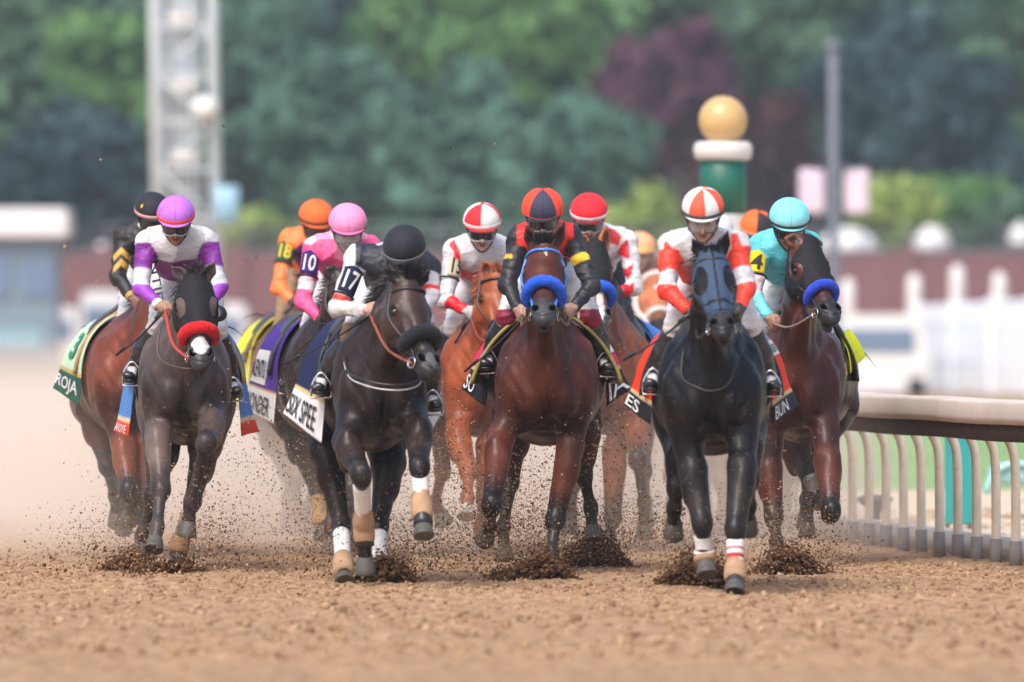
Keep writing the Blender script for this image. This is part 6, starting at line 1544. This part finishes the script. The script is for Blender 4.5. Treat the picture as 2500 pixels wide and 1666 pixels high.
    D = 69.; c = P(2136, 1300, D); c[2] = 0; o = mesh('sprinkler', *lathe(c, [(.04, 0), (.035, .12), (.05, .17), (.12, .22), (.125, .25), (.06, .27)], 16), mat("dark_metal", (.10, .08, .08), rough=.6), None, base=c); tag(o, 'dark sprinkler head standing behind the rail', 'sprinkler')

# ------------------------------------------------------------------ trees
def leafmat(name, c1, c2):
    m = bpy.data.materials.new(name); m.use_nodes = True; t = m.node_tree; N = t.nodes; L = t.links; b = N["Principled BSDF"]; b.inputs["Roughness"].default_value = .6; b.inputs["Specular IOR Level"].default_value = .25
    tc = N.new("ShaderNodeTexCoord"); n = N.new("ShaderNodeTexNoise"); n.inputs["Scale"].default_value = .45; n.inputs["Detail"].default_value = 3; L.new(tc.outputs["Object"], n.inputs["Vector"])
    r = N.new("ShaderNodeValToRGB"); r.color_ramp.elements[0].position = .38; r.color_ramp.elements[0].color = (*c1, 1); r.color_ramp.elements[1].position = .62; r.color_ramp.elements[1].color = (*c2, 1); L.new(n.outputs[0], r.inputs[0]); L.new(r.outputs[0], b.inputs["Base Color"])
    return m
M_BARK = mat("bark", (.07, .055, .045), rough=.9)
def tree(px, top, bot, wpx, D, m, label, n=5200, seed=1, leaf=.34, nm='tree', clumps=34, group='trees beyond the far wall', trunk=True):
    r_ = np.random.RandomState(seed); s = D / FPX; c = A((px - 1250) * s, D, 0); z1 = CAMH + (HOR - top) * s; z0 = max(CAMH + (HOR - bot) * s, .2); rx = wpx / 2 * s; rz = (z1 - z0) / 2; cz = (z0 + z1) / 2
    t = thing(nm, label, 'tree' if trunk else 'bush', c, group)
    C = r_.normal(size=(clumps, 3)); C /= np.linalg.norm(C, axis=1)[:, None]; C *= r_.uniform(.35, .86, (clumps, 1)); C = C * A(rx, rx * .8, rz) + A(c[0], D, cz)
    cr = r_.uniform(.22, .42, clumps) * min(rx, rz * 1.2) + .25
    k = r_.randint(0, clumps, n); d = r_.normal(size=(n, 3)); d /= np.linalg.norm(d, axis=1)[:, None]; p = C[k] + d * (cr[k] * r_.uniform(.55, 1.12, n))[:, None] * A(1, 1, .8)
    a = r_.normal(size=(n, 3)); a /= np.linalg.norm(a, axis=1)[:, None]; b = np.cross(a, d + .5 * r_.normal(size=(n, 3))); b /= np.linalg.norm(b, axis=1)[:, None] + 1e-9
    sz = (leaf * r_.uniform(.5, 1.2, n))[:, None]; V = np.stack([p - a * sz, p + b * sz * .6, p + a * sz, p - b * sz * .6], 1).reshape(-1, 3); Q = np.arange(n * 4).reshape(-1, 4)
    mesh('crown', V, Q, m, t, smooth=False)
    if trunk:
        mb = MB(); V, F = tube([c, c + A(.1, 0, z0 * .6 + .5), A(c[0], D, cz)], [.35, .28, .10], 10); mb.add(V, F)
        for i in range(min(9, clumps)):
            q = A(c[0], D, z0 + (cz - z0) * r_.rand()); V, F = tube(smooth_path([q, (q + C[i]) / 2 + A(0, 0, .4), C[i]], 3), .07, 6); mb.add(V, F)
        mb.build('trunk', M_BARK, t)
    return t
if want('trees'):
    G1 = leafmat("leaf_mid", srgb(56, 88, 72), srgb(86, 120, 92)); G2 = leafmat("leaf_dark", srgb(34, 54, 66), srgb(52, 80, 84)); G3 = leafmat("leaf_bright", srgb(58, 102, 62), srgb(102, 144, 84)); G4 = leafmat("leaf_teal", srgb(58, 92, 82), srgb(84, 122, 106)); PU = leafmat("leaf_purple", srgb(68, 38, 58), srgb(100, 58, 80)); PD = leafmat("leaf_plum", srgb(48, 26, 34), srgb(84, 46, 54)); G5 = leafmat("leaf_yellow", srgb(96, 124, 58), srgb(160, 180, 100))
    T = [(60, -160, 700, 520, 300, G1, 'leafy green tree behind the kiosk at far left'), (290, -60, 640, 330, 292, G3, 'bright green tree between the kiosk and the mast'), (190, 260, 700, 420, 286, G2, 'dark low tree just right of the kiosk'),
         (640, -120, 640, 330, 304, G4, 'teal green tree just right of the mast'), (760, -40, 260, 300, 318, G2, 'dark tree top above the pink jockey'), (860, 60, 640, 480, 288, G4, 'broad blue green tree above the orange and pink jockeys'), (1120, 120, 640, 480, 284, G4, 'round blue green tree above the quartered red cap'),
         (1080, -220, 330, 480, 316, G3, 'bright green tree top at the upper middle'), (1340, -160, 360, 420, 312, G3, 'lime green tree top left of the purple tree'), (1400, 230, 660, 420, 282, G4, 'blue green tree above the centre jockeys'),
         (1560, 110, 430, 270, 300, PU, 'purple leaved tree left of the gold ball'), (1690, 50, 330, 190, 304, PU, 'tall purple leaved tree above the gold ball'), (1850, 180, 600, 300, 296, PD, 'plum brown tree right of the gold ball'), (1660, -220, 260, 420, 322, G1, 'green tree top above the purple tree'),
         (1960, -200, 420, 380, 318, G1, 'green tree top left of the grey pole'), (2150, -60, 620, 380, 300, G2, 'dark green tree just right of the grey pole'), (2330, 60, 660, 360, 294, G2, 'dark tree over the tall white fence'), (2480, -160, 620, 360, 306, G1, 'green tree at the right edge'), (2280, -240, 300, 460, 326, G4, 'blue green tree top at upper right'),
         (420, -240, 300, 420, 328, G4, 'tall tree behind the lattice mast'), (30, 330, 720, 260, 280, G2, 'dark tree right behind the kiosk roof')]
    for i, (px, tp, bt, w, D, m, lb) in enumerate(T): tree(px, tp, bt, w, D, m, lb, n=int(11 * w), seed=100 + i)
    B = [(660, 520, 680, 300, 262, G5, 'yellow green bush over the wall behind the orange jockey'), (900, 540, 680, 300, 263, G1, 'green bush over the wall behind the pink jockey'), (1560, 470, 660, 240, 264, G5, 'yellow green bush left of the marker post'), (2190, 440, 640, 230, 262, G5, 'light green bush right of the banners'), (2340, 420, 640, 230, 266, G3, 'bright green bush above the tall fence'), (2460, 470, 640, 160, 262, G1, 'green bush at the right edge above the wall'), (1240, 520, 680, 360, 266, G1, 'green bush over the wall behind the centre jockeys')]
    for i, (px, tp, bt, w, D, m, lb) in enumerate(B): tree(px, tp, bt, w, D, m, lb, n=int(9 * w), seed=300 + i, leaf=.2, nm='bush', clumps=20, trunk=False, group='bushes behind the wall')
    # the wood behind, one mass
    r_ = np.random.RandomState(9); n = 60000; x = np.where(np.arange(n) < 26000, r_.uniform(-26, 26, n), r_.uniform(-95, 95, n)); z = r_.uniform(0, 17, n); y = 345 + 6 * np.sin(x * .35) - .006 * x * x + 3 * np.sin(x * .9 + z * .8) + r_.normal(size=n) * .8
    a = r_.normal(size=(n, 3)); a /= np.linalg.norm(a, axis=1)[:, None]; b = np.cross(a, r_.normal(size=(n, 3))); b /= np.linalg.norm(b, axis=1)[:, None]; p = np.stack([x, y, z], 1); sz = .55
    V = np.stack([p - a * sz, p + b * sz * .7, p + a * sz, p - b * sz * .7], 1).reshape(-1, 3); o = mesh('far_wood', V, np.arange(n * 4).reshape(-1, 4), G2, None, smooth=False, base=np.array((0, 345, 0.))); o['kind'] = 'stuff'; o['label'] = 'dark wood closing the view behind the trees'

# ------------------------------------------------------------------ air
def volume_box(name, lo, hi, dens, col, label, noise=None):
    c = (np.array(lo) + np.array(hi)) / 2; V, F = box(c, hi[0] - lo[0], hi[1] - lo[1], hi[2] - lo[2]); m = bpy.data.materials.new(name); m.use_nodes = True; N = m.node_tree.nodes; L = m.node_tree.links
    N.remove(N["Principled BSDF"]); v = N.new("ShaderNodeVolumePrincipled"); v.inputs["Color"].default_value = (*col, 1); v.inputs["Density"].default_value = dens; v.inputs["Anisotropy"].default_value = .2; L.new(v.outputs[0], N["Material Output"].inputs["Volume"])
    o = mesh(name, V, F, m, None, smooth=False, base=c); o['kind'] = 'stuff'; o['label'] = label; return o, m, v
if want('haze'): volume_box('haze', (-110, -4, -1), (110, 420, 24), .00038, (.62, .78, .92), 'pale haze over the racecourse')

if want('dust'):
    o, m, v = volume_box('dust', (-9.0, 58.6, -.05), (3.0, 170, 2.0), 0, srgb(252, 242, 231), 'tan dust hanging behind and between the galloping horses')
    N = m.node_tree.nodes; L = m.node_tree.links; v.inputs["Anisotropy"].default_value = -.1
    geo = N.new("ShaderNodeNewGeometry"); sp = N.new("ShaderNodeSeparateXYZ"); L.new(geo.outputs["Position"], sp.inputs[0])
    no = N.new("ShaderNodeTexNoise"); no.inputs["Scale"].default_value = .9; no.inputs["Detail"].default_value = 3; L.new(geo.outputs["Position"], no.inputs["Vector"])
    def mr(a, b, c, d, src):
        q = N.new("ShaderNodeMapRange"); q.interpolation_type = 'SMOOTHSTEP'
        for k, x in zip(("From Min", "From Max", "To Min", "To Max"), (a, b, c, d)): q.inputs[k].default_value = x
        L.new(src, q.inputs["Value"]); return q.outputs[0]
    def mul(a, b): q = N.new("ShaderNodeMath"); q.operation = 'MULTIPLY'; L.new(a, q.inputs[0]); (L.new(b, q.inputs[1]) if not isinstance(b, float) else setattr(q.inputs[1], 'default_value', b)); return q.outputs[0]
    d = mul(mr(1.45, 0.0, 0.0, 1.0, sp.outputs[2]), mr(.30, .70, .25, 1.6, no.outputs[0])); d = mul(d, mr(58.6, 65, .05, 1.0, sp.outputs[1])); d = mul(d, mr(3.0, 1.6, 0.0, 1.0, sp.outputs[0])); d = mul(d, mr(150, 68, 0.0, 1.0, sp.outputs[1]))
    d = mul(d, .18); L.new(d, v.inputs["Density"])
